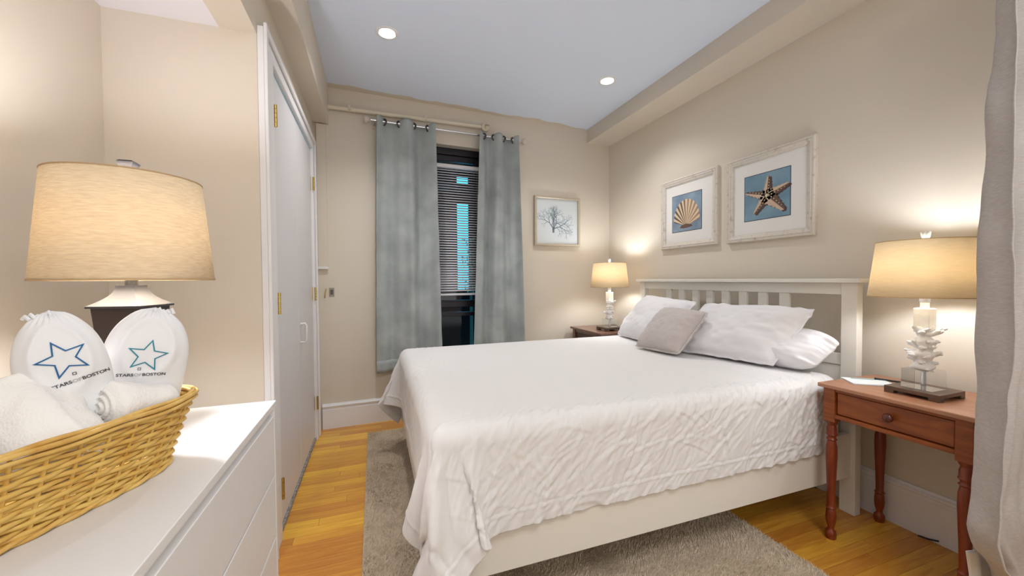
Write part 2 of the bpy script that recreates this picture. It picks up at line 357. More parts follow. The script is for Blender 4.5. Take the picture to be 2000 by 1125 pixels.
# ------------------------------------------------------------------ window, blind and what lies outside
OF = -.075
wn = MB()
for a, c in (((SO0,OF-.06,ZO0),(SO0+.05,OF,ZO1)), ((SO1-.05,OF-.06,ZO0),(SO1,OF,ZO1)), ((SO0+.05,OF-.06,ZO1-.055),(SO1-.05,OF,ZO1)), ((SO0+.05,OF-.06,ZO0),(SO1-.05,OF,ZO0+.05))): wn.box(a, c, TW)
win = struct('window_1', wn, M['darkwin'], bevel=.002)
def sash(name, z0, z1, off):
    b = MB(); t = .035; s0, s1 = SO0+.05, SO1-.05
    for a, c in (((s0,off-t,z0),(s0+.055,off,z1)), ((s1-.10,off-t,z0),(s1,off,z1)), ((s0+.055,off-t,z1-.05),(s1-.10,off,z1)), ((s0+.055,off-t,z0),(s1-.10,off,z0+.055))): b.box(a, c, TW)
    o = obj(name, b, M['darkwin'], win, bevel=.003); o['kind'] = 'structure'
    g = obj('pane', MB().box((s0+.05,off-t*.6,z0+.05),(s1-.095,off-t*.4,z1-.045), TW), M['glass'], o); g['kind'] = 'structure'
    return o
sash('upper_sash', 1.80, 2.195, OF-.022); sash('middle_sash', .885, 1.84, OF-.022)
lo = sash('lower_sash', .47, .93, OF-.020)
obj('sash_rail', MB().box((SO0+.105,OF-.05,.80),(SO1-.15,OF-.02,.835), TW), M['darkwin'], lo, bevel=.003)
struct('window_1_sill', MB().box((SO0,-.075,ZO0),(SO1,.03,ZO0+.02), TW), M['white'], bevel=.003)
bl = thing('venetian_blind', 'horizontal slat blind hanging in the window between the curtains', 'blind', wl((SO0+SO1)/2,-.04,2.08))
B0, B1 = SO0+.012, SO1-.012
obj('headrail', MB().box((B0,-.062,2.068),(B1,-.022,2.098), TW), mat('blind_rail', (.80,.78,.80), .4), bl, bevel=.002)
nsl = 49; sm = None
z_ = 2.055
for i in range(nsl):
    z = 2.052-i*.0213
    if sm is None:
        P = []
        for k in range(5):
            a = (k/4-.5); P.append((a*.024, (1-4*a*a)*.0016))
        b = MB(); th = R(38); vs = []
        for s in (B0, B1):
            for a, hgt in P: vs.append(wl(s, -.042+a*math.cos(th)-hgt*math.sin(th), -a*math.sin(th)+hgt))
        b.add(vs, [(k,k+1,5+k+1,5+k) for k in range(4)])
        so = obj('slat', b, M['slat'], bl, smooth=180, solid=.0008); off0 = so.location.copy(); so.location = (0,0,z); so.data.transform(Matrix.Translation((0,0,2.08))); so.location = (0,0,z-2.08); sm = so
    else:
        o = so.copy(); COL.objects.link(o); o.parent = bl; o.location = (0,0,z-2.08)
obj('bottom_rail', MB().box((B0,-.055,.985),(B1,-.028,1.003), TW), mat('blind_bottom', (.80,.78,.84), .4), bl, bevel=.003)
for s in (SO0+.13, SO1-.15):
    obj('ladder_cord', MB().tube([wl(s,-.028,2.07),wl(s,-.028,1.0)], .0008, 5), mat('cord_white', (.6,.6,.62), .8), bl)
# outside: neighbouring wall in shade and a tree against the evening sky
TO = lambda v: wl(v[0], v[1], v[2])
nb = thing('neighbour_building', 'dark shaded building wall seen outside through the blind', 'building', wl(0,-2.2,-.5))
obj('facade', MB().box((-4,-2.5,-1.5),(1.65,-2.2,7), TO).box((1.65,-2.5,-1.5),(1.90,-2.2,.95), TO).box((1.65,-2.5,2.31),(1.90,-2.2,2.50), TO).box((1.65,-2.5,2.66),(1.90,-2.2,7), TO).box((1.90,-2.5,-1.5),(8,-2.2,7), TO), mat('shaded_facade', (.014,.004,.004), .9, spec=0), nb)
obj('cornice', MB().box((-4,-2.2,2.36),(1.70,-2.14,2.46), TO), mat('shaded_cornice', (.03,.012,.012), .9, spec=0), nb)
tr = thing('street_tree', 'leafy tree outside seen through the blind slats', 'tree', wl(1.34,-1.9,-.4))
obj('trunk', MB().tube([wl(1.76,-1.9,-.4),wl(1.76,-1.9,.6),wl(1.75,-1.9,1.5)], [.03,.022,.01], 8), mat('bark', (.05,.035,.025), .9), tr, smooth=60)
b = MB()
for i in range(160):
    a = prng.random()*2*PI; rr = .15*math.sqrt(prng.random()); c = Vector(wl(1.73+.6*rr*math.cos(a), -1.9+rr*math.sin(a), .95+prng.random()*.75))
    n = Vector((prng.uniform(-1,1),prng.uniform(-1,1),prng.uniform(-1,1))).normalized(); u = n.orthogonal().normalized()*.02; v = n.cross(u)*.5
    b.add([c-u, c+v, c+u, c-v], [(0,1,2,3)])
lf = obj('foliage', b, mat('leaf_green', (.08,.22,.12), .6), tr); lf['kind'] = 'stuff'

# ------------------------------------------------------------------ curtain rod, sprinkler pipe, curtains
ZR = 2.338
rod = thing('curtain_rod', 'thin chrome curtain rod above the window with pale knob finials', 'curtain rod', wl(1.02,.075,ZR))
obj('pole', MB().tube([wl(.40,.075,ZR),wl(1.64,.075,ZR)], .0085, 12), M['chrome'], rod, smooth=60)
for s, d in ((.40,-1),(1.64,1)):
    prof = [(.006,0),(.010,.004),(.008,.010),(.020,.018),(.026,.030),(.024,.042),(.014,.050),(.002,.052)]
    b = MB(); n = 20; vs = []
    for r_, z in prof:
        for j in range(n): vs.append(wl(s+d*z, .075+r_*math.cos(2*PI*j/n), ZR+r_*math.sin(2*PI*j/n)))
    b.add(vs, [(i*n+j, i*n+(j+1)%n, (i+1)*n+(j+1)%n, (i+1)*n+j) for i in range(len(prof)-1) for j in range(n)])
    obj('finial', b, mat('cream_knob', (.66,.58,.50), .3), rod, smooth=50)
    obj('bracket', MB().box((s-d*.025-.006,0,ZR-.012),(s-d*.025+.006,.078,ZR-.006), TW).box((s-d*.025-.012,0,ZR-.04),(s-d*.025+.012,.005,ZR+.02), TW), mat('bracket_cream', (.60,.52,.44), .5), rod, bevel=.001)
pp = thing('wall_pipe', 'cream painted pipe running along the wall above the curtain rod', 'pipe', wl(.6,.03,2.415))
obj('pipe_run', MB().tube([wl(.10,.03,2.408),wl(.8,.03,2.42),wl(1.30,.03,2.428)], .0165, 12), mat('pipe_paint',(.76,.68,.54),.5), pp, smooth=60)
for s in (.25,.82): obj('pipe_clamp', MB().box((s-.01,0,2.395+s*.017),(s+.01,.046,2.4+s*.017), TW).box((s-.01,.040,2.395+s*.017),(s+.01,.046,2.435+s*.017), TW), M['wall'], pp, bevel=.001)
b = MB(); n = 24; prof = [(.0,.0),(.016,0),(.016,.03),(.034,.034),(.037,.042),(.034,.052),(.012,.055),(.010,.068),(.002,.07)]
vs = [wl(1.325+r_*math.cos(2*PI*j/n), o_, 2.424+r_*math.sin(2*PI*j/n)) for r_, o_ in prof for j in range(n)]
b.add(vs, [(i*n+j, i*n+(j+1)%n, (i+1)*n+(j+1)%n, (i+1)*n+j) for i in range(len(prof)-1) for j in range(n)])
vv = obj('end_fitting', b, M['cream'], pp, smooth=40)
obj('fitting_slot', MB().box((1.322,.07,2.432),(1.352,.072,2.438), TW).box((1.318,.07,2.420),(1.324,.072,2.438), TW), mat('slot_dark', (.25,.2,.14), .6), vv)

def curtain(label, s0t, s1t, s0b, s1b, zt, zb, seed, m):
    root = thing('window_curtain', label, 'curtain', wl((s0t+s1t)/2,.075,ZR), 'grommet curtains at the window')
    nu, nv = 140, 130; P = np.zeros((nv,nu,3)); U = np.linspace(0,1,nu)
    for i in range(nv):
        t = i/(nv-1); z = zt+(zb-zt)*t
        env = 1-math.exp(-t*5)
        s0 = s0t+(s0b-s0t)*t; s1 = s1t+(s1b-s1t)*t
        s = s0+(s1-s0)*U
        amp = .036*(1-.35*t)
        ph = 4*PI*U + .5*env*np.sin(2*PI*U+seed)
        off = .075+amp*np.cos(ph)+env*.009*np.sin(9.5*U*PI+seed*2+t*1.5)+env*.005*np.sin(21*U+seed+3*t)
        for j in range(nu): P[i,j] = wl(s[j], off[j], z)
        dip = .022*(1-np.clip(t*14,0,1))
        P[i,:,2] -= dip*(.5-.5*np.cos(ph))
    N = gnormals(P)
    P += N*(vnoise(P,9,seed)*.0035+vnoise(P,26,seed+1)*.0012)[...,None]
    # packing creases
    for zc in (2.0,1.63,1.22,.83,.52):
        P += N*(np.exp(-((P[...,2]-zc-.006*np.sin(P[...,0]*30+zc))/.006)**2)*.0022*(.5+.5*vnoise(P,4,zc*9)))[...,None]
    o = obj('curtain_panel', MB().grid(P), m, root, smooth=180, solid=.003)
    hem = P[-4:,:,:].copy(); hem[:,:,2] += np.linspace(.05,-.0,4)[:,None]; hem += gnormals(P)[-4:]*0.0035
    obj('hem', MB().grid(hem), m, o, smooth=180, solid=.002)
    for k in range(4):
        u = .125+.25*k; sp_ = s0t+(s1t-s0t)*u; c = wl(sp_, .075, ZR-.004)
        ring = []; d = 1 if k % 2 == 0 else -1
        ax = Vector((math.cos(AW)*.75*1, math.sin(AW)*.75, 0))+Vector((math.sin(AW),-math.cos(AW),0))*(-.66*d)
        ax.normalize(); e1 = Vector((0,0,1)); e2 = ax.cross(e1)
        pts = [Vector(c)+(e1*math.cos(a)+e2*math.sin(a))*.023 for a in np.linspace(0,2*PI,24,endpoint=False)]
        obj('grommet', MB().tube(pts, .0056, 8, closed=True), M['darkring'], root, smooth=60)
    return root
curtain('grey blue grommet curtain hanging on the left of the window', .44, .885, .414, .925, 2.372, .40, 1.3, M['curtain'])
curtain('grey blue grommet curtain hanging on the right of the window', 1.255, 1.61, 1.185, 1.665, 2.372, .40, 4.1, M['curtain'])

# foreground curtain at the right edge of the view
fc = thing('foreground_curtain', 'large pale grey satin curtain hanging at the right edge in front of nightstand', 'curtain', (1.9,.58,2.32))
nu, nv = 120, 120; P = np.zeros((nv,nu,3)); U = np.linspace(0,1,nu)
kz = [0,.216,.31,.384,.8,1.223,1.6,1.922,2.32]; kx = [1.78,1.735,1.622,1.588,1.640,1.673,1.704,1.727,1.745]
for i in range(nv):
    z = 2.30+(.06-2.30)*i/(nv-1); x0 = float(np.interp(z, kz, kx)); t = i/(nv-1)
    P[i,:,0] = x0+(2.17-x0)*U; P[i,:,2] = z
    P[i,:,1] = .585-.030*np.cos(U*6.5*PI+.8*math.sin(z*1.3))*(.5+.5*t)-.02*np.sin(U*15+z*2)-.012*np.sin(U*31+1)
N = gnormals(P); P += N*(vnoise(P,7,2)*.010+vnoise(P,17,5)*.004)[...,None]
P[:,:,1] = np.clip(P[:,:,1], .50, .632)
obj('curtain_panel', MB().grid(P), M['fcurtain'], fc, smooth=180, solid=.003)
L = np.zeros((20,12,3))
for i in range(20):
    z = .02+.25*i/19; L[i,:,2] = z; L[i,:,0] = np.linspace(1.738-.3*max(0,z-.19), 1.86, 12); L[i,:,1] = .640+.004*np.sin(np.arange(12)*.9+z*8)
obj('lining', MB().grid(L), mat('white_lining', (.78,.82,.86), .8), fc, smooth=180, solid=.002)
fr = thing('foreground_curtain_rod', 'chrome rod carrying the pale satin curtain near the right wall', 'curtain rod', (1.95,.585,2.315))
obj('pole', MB().tube([(1.68,.585,2.315),(XW,.585,2.315)], .011, 12), M['chrome'], fr, smooth=60)
for k in range(5): obj('ring', MB().tube([(1.76+k*.095, .585+.019*math.cos(a), 2.310+.019*math.sin(a)) for a in np.linspace(0,2*PI,20,endpoint=False)], .003, 6, closed=True), M['chrome'], fr, smooth=60)

# ------------------------------------------------------------------ downlights
def downlight(x, y, label):
    t = thing('recessed_downlight', label, 'ceiling light', (x,y,ZC), 'recessed ceiling lights')
    obj('trim_ring', MB().lathe([(.047,.002),(.047,-.003),(.051,-.005),(.064,-.003),(.067,0)], (x,y,ZC), 40, capb=False, capt=False), M['canwhite'], t, smooth=50)
    obj('reflector', MB().lathe([(.047,.0),(.044,.014)], (x,y,ZC), 32, capb=False, capt=False), M['canwhite'], t, smooth=50, solid=.001)
    obj('lens', MB().lathe([(.044,.010),(.044,.014)], (x,y,ZC), 32), M['down'], t)
    l = bpy.data.lights.new('downlight_beam','SPOT'); l.energy = DOWN_E; l.color = (1,.985,.97); l.spot_size = R(125); l.spot_blend = .9; l.shadow_soft_size = .035
    lo_ = bpy.data.objects.new('downlight_beam', l); COL.objects.link(lo_); lo_.parent = t; lo_.location = (0,0,.004)
downlight(*DL[0], 'round recessed downlight in the ceiling nearer the closet doors')
downlight(*DL[1], 'round recessed downlight in the ceiling nearer the right soffit')

# ------------------------------------------------------------------ area rug
rug = thing('area_rug', 'shaggy beige rug lying under the bed on the oak floor', 'rug', (.75,1.7,0))
RX0, RX1, RY0, RY1 = -.06, 1.575, .60, 2.985
obj('rug_backing', MB().box((RX0,RY0,.0005),(RX1,RY1,.012)), mat('rug_weave', (.52,.43,.32), .95, noise=(40,(1,1,1),(.42,.34,.25),.35,.7)), rug, bevel=.004)
nb_ = 150000; rs = np.random.RandomState(9)
x = rs.uniform(RX0+.003,RX1-.003,nb_); y = rs.uniform(RY0,RY1,nb_)
keep = (x < .45) | (y < 1.75); x = x[keep]; y = y[keep]; k = len(x)
h = rs.uniform(.007,.014,k)*(1+.4*vnoise(np.stack([x,y,x*0],-1),30,2)); an = rs.uniform(0,2*PI,k)
fl_ = vnoise(np.stack([x,y,x*0],-1),9,5)*3.2
ln = rs.uniform(.004,.011,k); dx = np.cos(fl_+rs.normal(0,.6,k))*ln; dy = np.sin(fl_+rs.normal(0,.6,k))*ln; wd = .0016
A = np.stack([x-np.sin(an)*wd, y+np.cos(an)*wd, np.full(k,.011)],-1); B = np.stack([x+np.sin(an)*wd, y-np.cos(an)*wd, np.full(k,.011)],-1)
C_ = np.stack([x+dx, y+dy, .011+h],-1); V = np.stack([A,B,C_],1).reshape(-1,3)-np.array([.75,1.7,0])
me = bpy.data.meshes.new('pile'); me.vertices.add(len(V)); me.vertices.foreach_set('co', V.ravel()); me.loops.add(len(V)); me.loops.foreach_set('vertex_index', np.arange(len(V)))
me.polygons.add(k); me.polygons.foreach_set('loop_start', np.arange(0,3*k,3)); me.update(); me.validate()
me.materials.append(mat('rug_pile', (.74,.625,.48), .95, noise=(120,(1,1,1),(.52,.42,.30),.4,.7)))
po = bpy.data.objects.new('pile', me); COL.objects.link(po); po.parent = rug; po['kind'] = 'stuff'

# ------------------------------------------------------------------ bed
bed = thing('bed', 'white painted wooden bed frame with slatted headboard standing on the rug', 'bed', (1.1,1.93,0))
BP = M['bedpaint']; Y0, Y1 = 1.15, 2.705
for y0, y1 in ((Y0,1.215),(2.64,Y1)): obj('headboard_post', MB().box((2.10,y0,0),(2.142,y1,1.093)), BP, bed, bevel=.002)
obj('top_cap', MB().box((2.078,1.130,1.093),(2.165,2.727,1.113)), BP, bed, bevel=.003)
obj('top_rail', MB().box((2.108,1.215,1.037),(2.134,2.64,1.092)), BP, bed, bevel=.001)
for a, c in ((2.405,2.356),(2.278,2.223),(2.146,2.096),(2.026,1.972),(1.904,1.85),(1.777,1.725),(1.653,1.596),(1.525,1.472)):
    mid = (a+c)/2; obj('slat', MB().box((2.112,mid-.026,.74),(2.130,mid+.026,1.038)), BP, bed, bevel=.001)
obj('lower_rail', MB().box((2.108,1.215,.697),(2.134,2.64,.752)), BP, bed, bevel=.002)
for z0, z1 in ((.58,.695),(.462,.577),(.344,.459)): obj('headboard_panel', MB().box((2.112,1.215,z0),(2.130,2.64,z1)), BP, bed, bevel=.002)
obj('side_rail', MB().box((.16,1.170,.176),(2.10,1.196,.384)), BP, bed, bevel=.002)
obj('side_rail', MB().box((.16,2.664,.176),(2.10,2.690,.384)), BP, bed, bevel=.002)
obj('foot_panel', MB().box((.165,1.20,.176),(.19,2.66,.384)), BP, bed, bevel=.002)
for y0, y1 in ((1.198,1.245),(2.615,2.662)): obj('foot_leg', MB().box((.192,y0,.013),(.235,y1,.384)), BP, bed, bevel=.002)
for i in range(9): obj('base_slat', MB().box((.28+i*.21,1.20,.300),(.36+i*.21,2.66,.318)), BP, bed)
mt = obj('mattress', MB().box((.175,1.205,.322),(2.095,2.655,.648)), M['sheet'], None, smooth=60, bevel=.055, seg=5)
tag(mt, 'thick white mattress in a fitted sheet on the bed frame', 'mattress')

# bed cover: a cloth sheet relaxed over the mattress (position based dynamics)
def bed_cover():
    h = .02; RA = .06
    CX0, CX1, CY0, CY1, CT = .150, 2.3, 1.158, 2.705, .662
    xe0, xe1 = .150-.30, 1.99; ye0, ye1 = 1.158-.300, 2.705+.22
    nx = int((xe1-xe0)/h)+1; ny = int((ye1-ye0)/h)+1
    X, Y = np.meshgrid(np.linspace(xe0,xe1,nx), np.linspace(ye0,ye1,ny), indexing='ij')
    P = np.stack([X, Y, np.full_like(X, CT+.02)], -1)
    P[...,2] += .004*vnoise(P,6,1)
    V = np.zeros_like(P); hx = (xe1-xe0)/(nx-1); hy = (ye1-ye0)/(ny-1)
    pin = np.zeros((nx,ny), bool); pin |= (X > CX0+RA+.03) & (Y > CY0+RA+.03) & (Y < CY1-RA-.03)
    W = np.where(pin, 0., 1.)[...,None]
    cw = (np.clip(1-np.arange(26)/26,0,1)[:,None]*np.clip(1-np.arange(26)/26,0,1)[None,:])[...,None]
    bx0, by0, by1 = CX0+RA, CY0+RA, CY1-RA; bz = CT-RA
    def con(A, B, wa, wb, L, k):
        d = B-A; l = np.linalg.norm(d, axis=-1, keepdims=True)+1e-9; c = k*(l-L)/l/(np.maximum(wa+wb,1e-6))*d
        A += wa*c; B -= wb*c
    dt = .007; pinP = P.copy()
    for it in range(330):
        V[...,2] -= 9.8*dt; V *= .982
        V[:20,-20:] += np.array([-3.2,2.2,0])*dt*cw[:20,:20][:,::-1]*(1 if it < 200 else .35)
        V[:26,:26] += np.array([-2.6,-4.2,0])*dt*cw*(1 if it < 200 else .35)
        Q = P+V*dt
        for s in range(9):
            for par in (0,1):
                con(Q[par:-1:2,:], Q[par+1::2,:], W[par:-1:2,:], W[par+1::2,:], hx, 1.)
                con(Q[:,par:-1:2], Q[:,par+1::2], W[:,par:-1:2], W[:,par+1::2], hy, 1.)
            dg = math.hypot(hx,hy)
            for px_ in (0,1):
                con(Q[px_:-1:2,:-1], Q[px_+1::2,1:], W[px_:-1:2,:-1], W[px_+1::2,1:], dg, .25)
                con(Q[px_:-1:2,1:], Q[px_+1::2,:-1], W[px_:-1:2,1:], W[px_+1::2,:-1], dg, .25)
            m2 = (Q[2:,:]+Q[:-2,:])/2-Q[1:-1,:]; Q[1:-1,:] += .05*m2*W[1:-1,:]
            m2 = (Q[:,2:]+Q[:,:-2])/2-Q[:,1:-1]; Q[:,1:-1] += .05*m2*W[:,1:-1]
            # rounded box collider, open downwards
            c = np.stack([np.maximum(Q[...,0],bx0), np.clip(Q[...,1],by0,by1), np.minimum(Q[...,2],bz)], -1)
            d = Q-c; l = np.linalg.norm(d, axis=-1); inside = l < RA
            dn = d/(l[...,None]+1e-9)
            ins = inside & (l > 1e-6)
            Q[ins] = (c+dn*RA)[ins]
            dz = inside & (l <= 1e-6); Q[dz,2] = CT
            Q[...,2] = np.maximum(Q[...,2], .03)
            Q[pin] = pinP[pin]*[1,1,0]+[0,0,CT]
        V = (Q-P)/dt
        top = Q[...,2] > CT-.002
        V[top] *= np.array([.8,.8,1.])
        P = Q
    # upsample
    def ups(A, f):
        n = A.shape[0]; t = np.linspace(0,n-1,(n-1)*f+1); i = np.clip(t.astype(int),0,n-2); u = (t-i).reshape((-1,)+(1,)*(A.ndim-1))
        g = lambda k: A[np.clip(i+k,0,n-1)]
        return .5*(2*g(0)+(g(1)-g(-1))*u+(2*g(-1)-5*g(0)+4*g(1)-g(2))*u*u+(3*g(0)-g(-1)-3*g(1)+g(2))*u**3)
    P = ups(P,4); P = ups(P.transpose(1,0,2),4).transpose(1,0,2)
    a, b_ = P.shape[:2]; sx, sy = np.meshgrid(np.linspace(xe0,xe1,a), np.linspace(ye0,ye1,b_), indexing='ij')
    N = gnormals(P); N *= np.sign(N[a//2,b_//2,2])
    # ironing creases and crumples: many short curved ridges, dense on the hanging near side
    rs = np.random.RandomState(21); D = np.zeros((a,b_))
    hx4, hy4 = sx[1,0]-sx[0,0], sy[0,1]-sy[0,0]
    for k in range(900):
        m = rs.rand()
        if m < .76: cx, cy = rs.uniform(.15,1.95), rs.uniform(ye0,1.24); wgt = 1
        elif m < .92: cx, cy = rs.uniform(xe0,.4), rs.uniform(ye0,ye1); wgt = .7
        else: cx, cy = rs.uniform(.2,1.9), rs.uniform(1.2,1.4); wgt = .3
        ang = rs.normal(R(52),.30) if rs.rand() < .82 else rs.uniform(0,PI); L = rs.uniform(.025,.13); wd = rs.uniform(.0035,.0085)
        rr = 2.4*L+4*wd; i0 = max(0,int((cx-rr-xe0)/hx4)); i1 = int((cx+rr-xe0)/hx4)+1; j0 = max(0,int((cy-rr-ye0)/hy4)); j1 = int((cy+rr-ye0)/hy4)+1
        X_, Y_ = sx[i0:i1,j0:j1], sy[i0:i1,j0:j1]
        u = (X_-cx)*math.cos(ang)+(Y_-cy)*math.sin(ang); v = -(X_-cx)*math.sin(ang)+(Y_-cy)*math.cos(ang)+rs.uniform(-4,4)*u*u
        D[i0:i1,j0:j1] += wgt*rs.uniform(.0007,.0029)*np.exp(-(u/L)**2)*(np.exp(-(v/wd)**2)-.6*np.exp(-((v-1.7*wd)/(1.3*wd))**2))
    S3 = np.stack([sx,sy,sx*0],-1)
    side = np.clip((1.25-sy)/.12,0,1); foot = np.clip((.22-sx)/.1,0,1); sd = np.maximum(side,foot*.7)
    D += sd*(vnoise(S3,12,3)*.0025+vnoise(S3*[1,.45,1],34,4)*.0014)+.0012*vnoise(S3,5,8)
    rx = sx*math.cos(R(55))+sy*math.sin(R(55)); ry = -sx*math.sin(R(55))+sy*math.cos(R(55))
    D += sd*.0045*vnoise(np.stack([rx*.35,ry,sx*0],-1),13,12)*np.clip(.6+.8*vnoise(S3,4,15),0,1)
    # stitched hem line and puckers beyond it
    e = np.minimum(sy-ye0, 9); D += .0028*np.exp(-((e-.055)/.0035)**2)-.002*np.exp(-((e-.062)/.004)**2)
    D += np.clip((.055-e)/.055,0,1)*(.0022*np.sin(sx*80+9*vnoise(S3,5,2))+.0045*vnoise(S3*[1,.3,1],24,6))
    e = sx-xe0; D += .0028*np.exp(-((e-.055)/.0035)**2)
    P = P+N*D[...,None]
    return P
CP = bed_cover()
cv = obj('bed_cover', MB().grid(CP), M['cover'], None, smooth=180, solid=.003)
tag(cv, 'white cotton bed cover draped over the mattress with crumpled overhanging side', 'bed cover')

# pillows: closed cushions spanned by four corners
def pillow(name, label, cat, cs, th, m, seed, flange=0, pinch=.05, wr=.004, group=None, front=None, edge=None, rc=.035):
    bl_, br_, tr_, tl_ = [np.array(c, float) for c in cs]; n = 72
    t = np.linspace(-1,1,n); U, V = np.meshgrid(t, t, indexing='ij')
    k = 1-pinch*(1-np.abs(V)**2.0); k2 = 1-pinch*(1-np.abs(U)**2.0)
    inn = 1-flange
    u_ = U*k*(1-rc*np.abs(V)**7); v_ = V*k2*(1-rc*np.abs(U)**7)
    S_ = (u_+1)/2; T_ = (v_+1)/2
    base = (bl_*((1-S_)*(1-T_))[...,None]+br_*(S_*(1-T_))[...,None]+tr_*(S_*T_)[...,None]+tl_*((1-S_)*T_)[...,None])
    nn = np.cross(br_-bl_, tl_-bl_); nn /= np.linalg.norm(nn)
    if nn[0] > 0: nn = -nn     # face the foot of the bed
    pu = np.clip(1-(np.abs(U)/inn)**2.6,0,1); pv = np.clip(1-(np.abs(V)/inn)**2.6,0,1)
    prof = (pu*pv)**.44
    edge_w = np.clip(1-prof*1.6,0,1)
    S3 = np.stack([U*1.0,V*1.0,U*0+seed],-1)
    # pulling creases running in from the sides
    ang = np.arctan2(V,U)
    cr = vnoise(np.stack([np.cos(ang)*9,np.sin(ang)*9,U*0+seed],-1),1,seed)*edge_w*wr*1.6
    ns = vnoise(S3,3,seed)*wr*.9+vnoise(S3,7,seed+2)*wr*.5+cr
    rim = .0025
    F = base+nn*(th*prof+rim+ns*np.clip(prof*3,.25,1))[...,None]
    B = base-nn*(th*.8*prof+rim-ns*.5*prof)[...,None]
    if flange:
        rf = (vnoise(S3,9,seed+5)*.006)*np.clip((1-prof*4),0,1); F += nn*rf[...,None]; B += nn*rf[...,None]
    b = MB(); b.grid(F); o1 = len(b.v); b.grid(B[:, ::-1])
    idx = lambda i,j: i*n+j; idb = lambda i,j: o1+i*n+(n-1-j)
    ring = [(i,0) for i in range(n)]+[(n-1,j) for j in range(1,n)]+[(i,n-1) for i in range(n-2,-1,-1)]+[(0,j) for j in range(n-2,0,-1)]
    for q in range(len(ring)):
        a = ring[q]; c = ring[(q+1)%len(ring)]; b.f.append((idx(*a), idx(*c), idb(*c), idb(*a)))
    bmv = np.array(b.v); 
    ctr = base.mean((0,1)); ctr[2] = bmv[:,2].min()
    if edge is None:
        o = obj(name, b, m, None, smooth=180, origin=tuple(ctr)); tag(o, label, cat, group)
    else:
        r_ = thing(name, label, cat, tuple(ctr), group); o = obj('cushion', b, m, r_, smooth=180)
        # raw ruffled trim round the edge
        tb = MB(); K = []
        for (i,j) in ring[::1]: K.append(base[i,j])
        K = np.array(K); cc = K.mean(0); outw = K-cc; outw /= np.linalg.norm(outw,axis=1,keepdims=True)
        ww = np.random.RandomState(4).uniform(-1,1,len(K))
        A_ = K-outw*.004; C2 = K+outw*.011+nn*(ww*.005)[:,None]; C2[:,2] = np.maximum(C2[:,2], .664)
        G = np.stack([np.vstack([A_,A_[:1]]), np.vstack([(A_+C2)/2+nn*.003,((A_+C2)/2+nn*.003)[:1]]), np.vstack([C2,C2[:1]])],0)
        tb.grid(G); obj('ruffled_trim', tb, edge, r_, smooth=180, solid=.004)
    return b
Z0 = .672
pillow('bed_pillow', 'plump white pillow lying lowest against the headboard beside the near nightstand', 'pillow',
       [(1.885,1.80,.69),(1.90,1.225,.685),(2.052,1.165,.835),(2.05,1.80,.865)], .095, M['pillow'], 3, flange=.02, pinch=.0, wr=.013, group='white bed pillows', rc=.12)
pillow('bed_pillow', 'large white flanged pillow leaning on headboard behind the taupe cushion, nearest the camera', 'pillow',
       [(1.74,1.93,Z0),(1.862,1.365,Z0+.006),(1.985,1.245,.972),(1.995,1.93,.958)], .088, M['pillow'], 11, flange=.07, pinch=.025, wr=.009, group='white bed pillows')
pillow('bed_pillow', 'white flanged pillow leaning on headboard beside the far table lamp', 'pillow',
       [(1.825,2.645,Z0),(1.745,2.04,Z0+.004),(1.965,1.945,.968),(2.03,2.535,.992)], .080, M['pillow'], 17, flange=.06, pinch=.025, wr=.007, group='white bed pillows')
pillow('throw_cushion', 'small taupe cushion with ruffled edge leaning on the white pillows', 'cushion',
       [(1.605,2.105,Z0+.008),(1.645,1.775,Z0+.012),(1.80,1.715,.918),(1.80,2.065,.925)], .078, M['throw'], 23, pinch=.02, wr=.006, edge=mat('taupe_ruffle', (.60,.55,.51), .95))

# ------------------------------------------------------------------ near nightstand (cherry, turned legs)
ns = thing('nightstand', 'red cherry nightstand with one drawer and turned legs by the satin curtain', 'nightstand', (2.0,.90,0))
ZT = .668; CH = M['cherry']
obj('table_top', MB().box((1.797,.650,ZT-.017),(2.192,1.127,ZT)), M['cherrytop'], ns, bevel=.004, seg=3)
lx0, lx1, ly0, ly1 = 1.834, 2.168, .690, 1.090
def turned_leg(x, y, z_top=.650):
    lg = obj('leg', MB().box((x-.0215,y-.0215,.508),(x+.0215,y+.0215,z_top)), CH, ns, bevel=.002)
    pr = [(.017,0),(.019,.004),(.020,.022),(.018,.034),(.012,.040),(.011,.048),(.017,.070),(.019,.095),(.0165,.125),(.015,.128),(.019,.134),(.015,.140),(.014,.146),
          (.0155,.22),(.0185,.30),(.0205,.36),(.0195,.40),(.016,.418),(.015,.424),(.020,.430),(.015,.436),(.015,.442),(.021,.450),(.0185,.458),(.018,.478),(.0145,.49),(.020,.50),(.021,.509)]
    obj('turned_shaft', MB().lathe(pr, (x,y,0), 20), M['cherryleg'], lg, smooth=40)
for x in (lx0,lx1):
    for y in (ly0,ly1): turned_leg(x, y)
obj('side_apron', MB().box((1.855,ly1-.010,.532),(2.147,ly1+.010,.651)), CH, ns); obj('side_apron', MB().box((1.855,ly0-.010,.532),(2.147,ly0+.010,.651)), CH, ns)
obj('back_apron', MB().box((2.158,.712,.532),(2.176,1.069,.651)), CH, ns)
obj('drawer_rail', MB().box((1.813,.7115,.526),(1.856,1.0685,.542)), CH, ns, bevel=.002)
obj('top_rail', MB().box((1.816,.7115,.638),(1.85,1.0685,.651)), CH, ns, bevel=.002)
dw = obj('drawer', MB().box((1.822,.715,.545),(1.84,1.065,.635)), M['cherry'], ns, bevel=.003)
b = MB(); prof = [(.008,0),(.008,.008),(.012,.011),(.016,.016),(.0165,.021),(.013,.027),(.006,.030),(.001,.031)]; n = 20
b.add([(1.822-d, .885+r_*math.cos(2*PI*j/n), .592+r_*math.sin(2*PI*j/n)) for r_, d in prof for j in range(n)], [(i*n+j, i*n+(j+1)%n, (i+1)*n+(j+1)%n, (i+1)*n+j) for i in range(len(prof)-1) for j in range(n)])
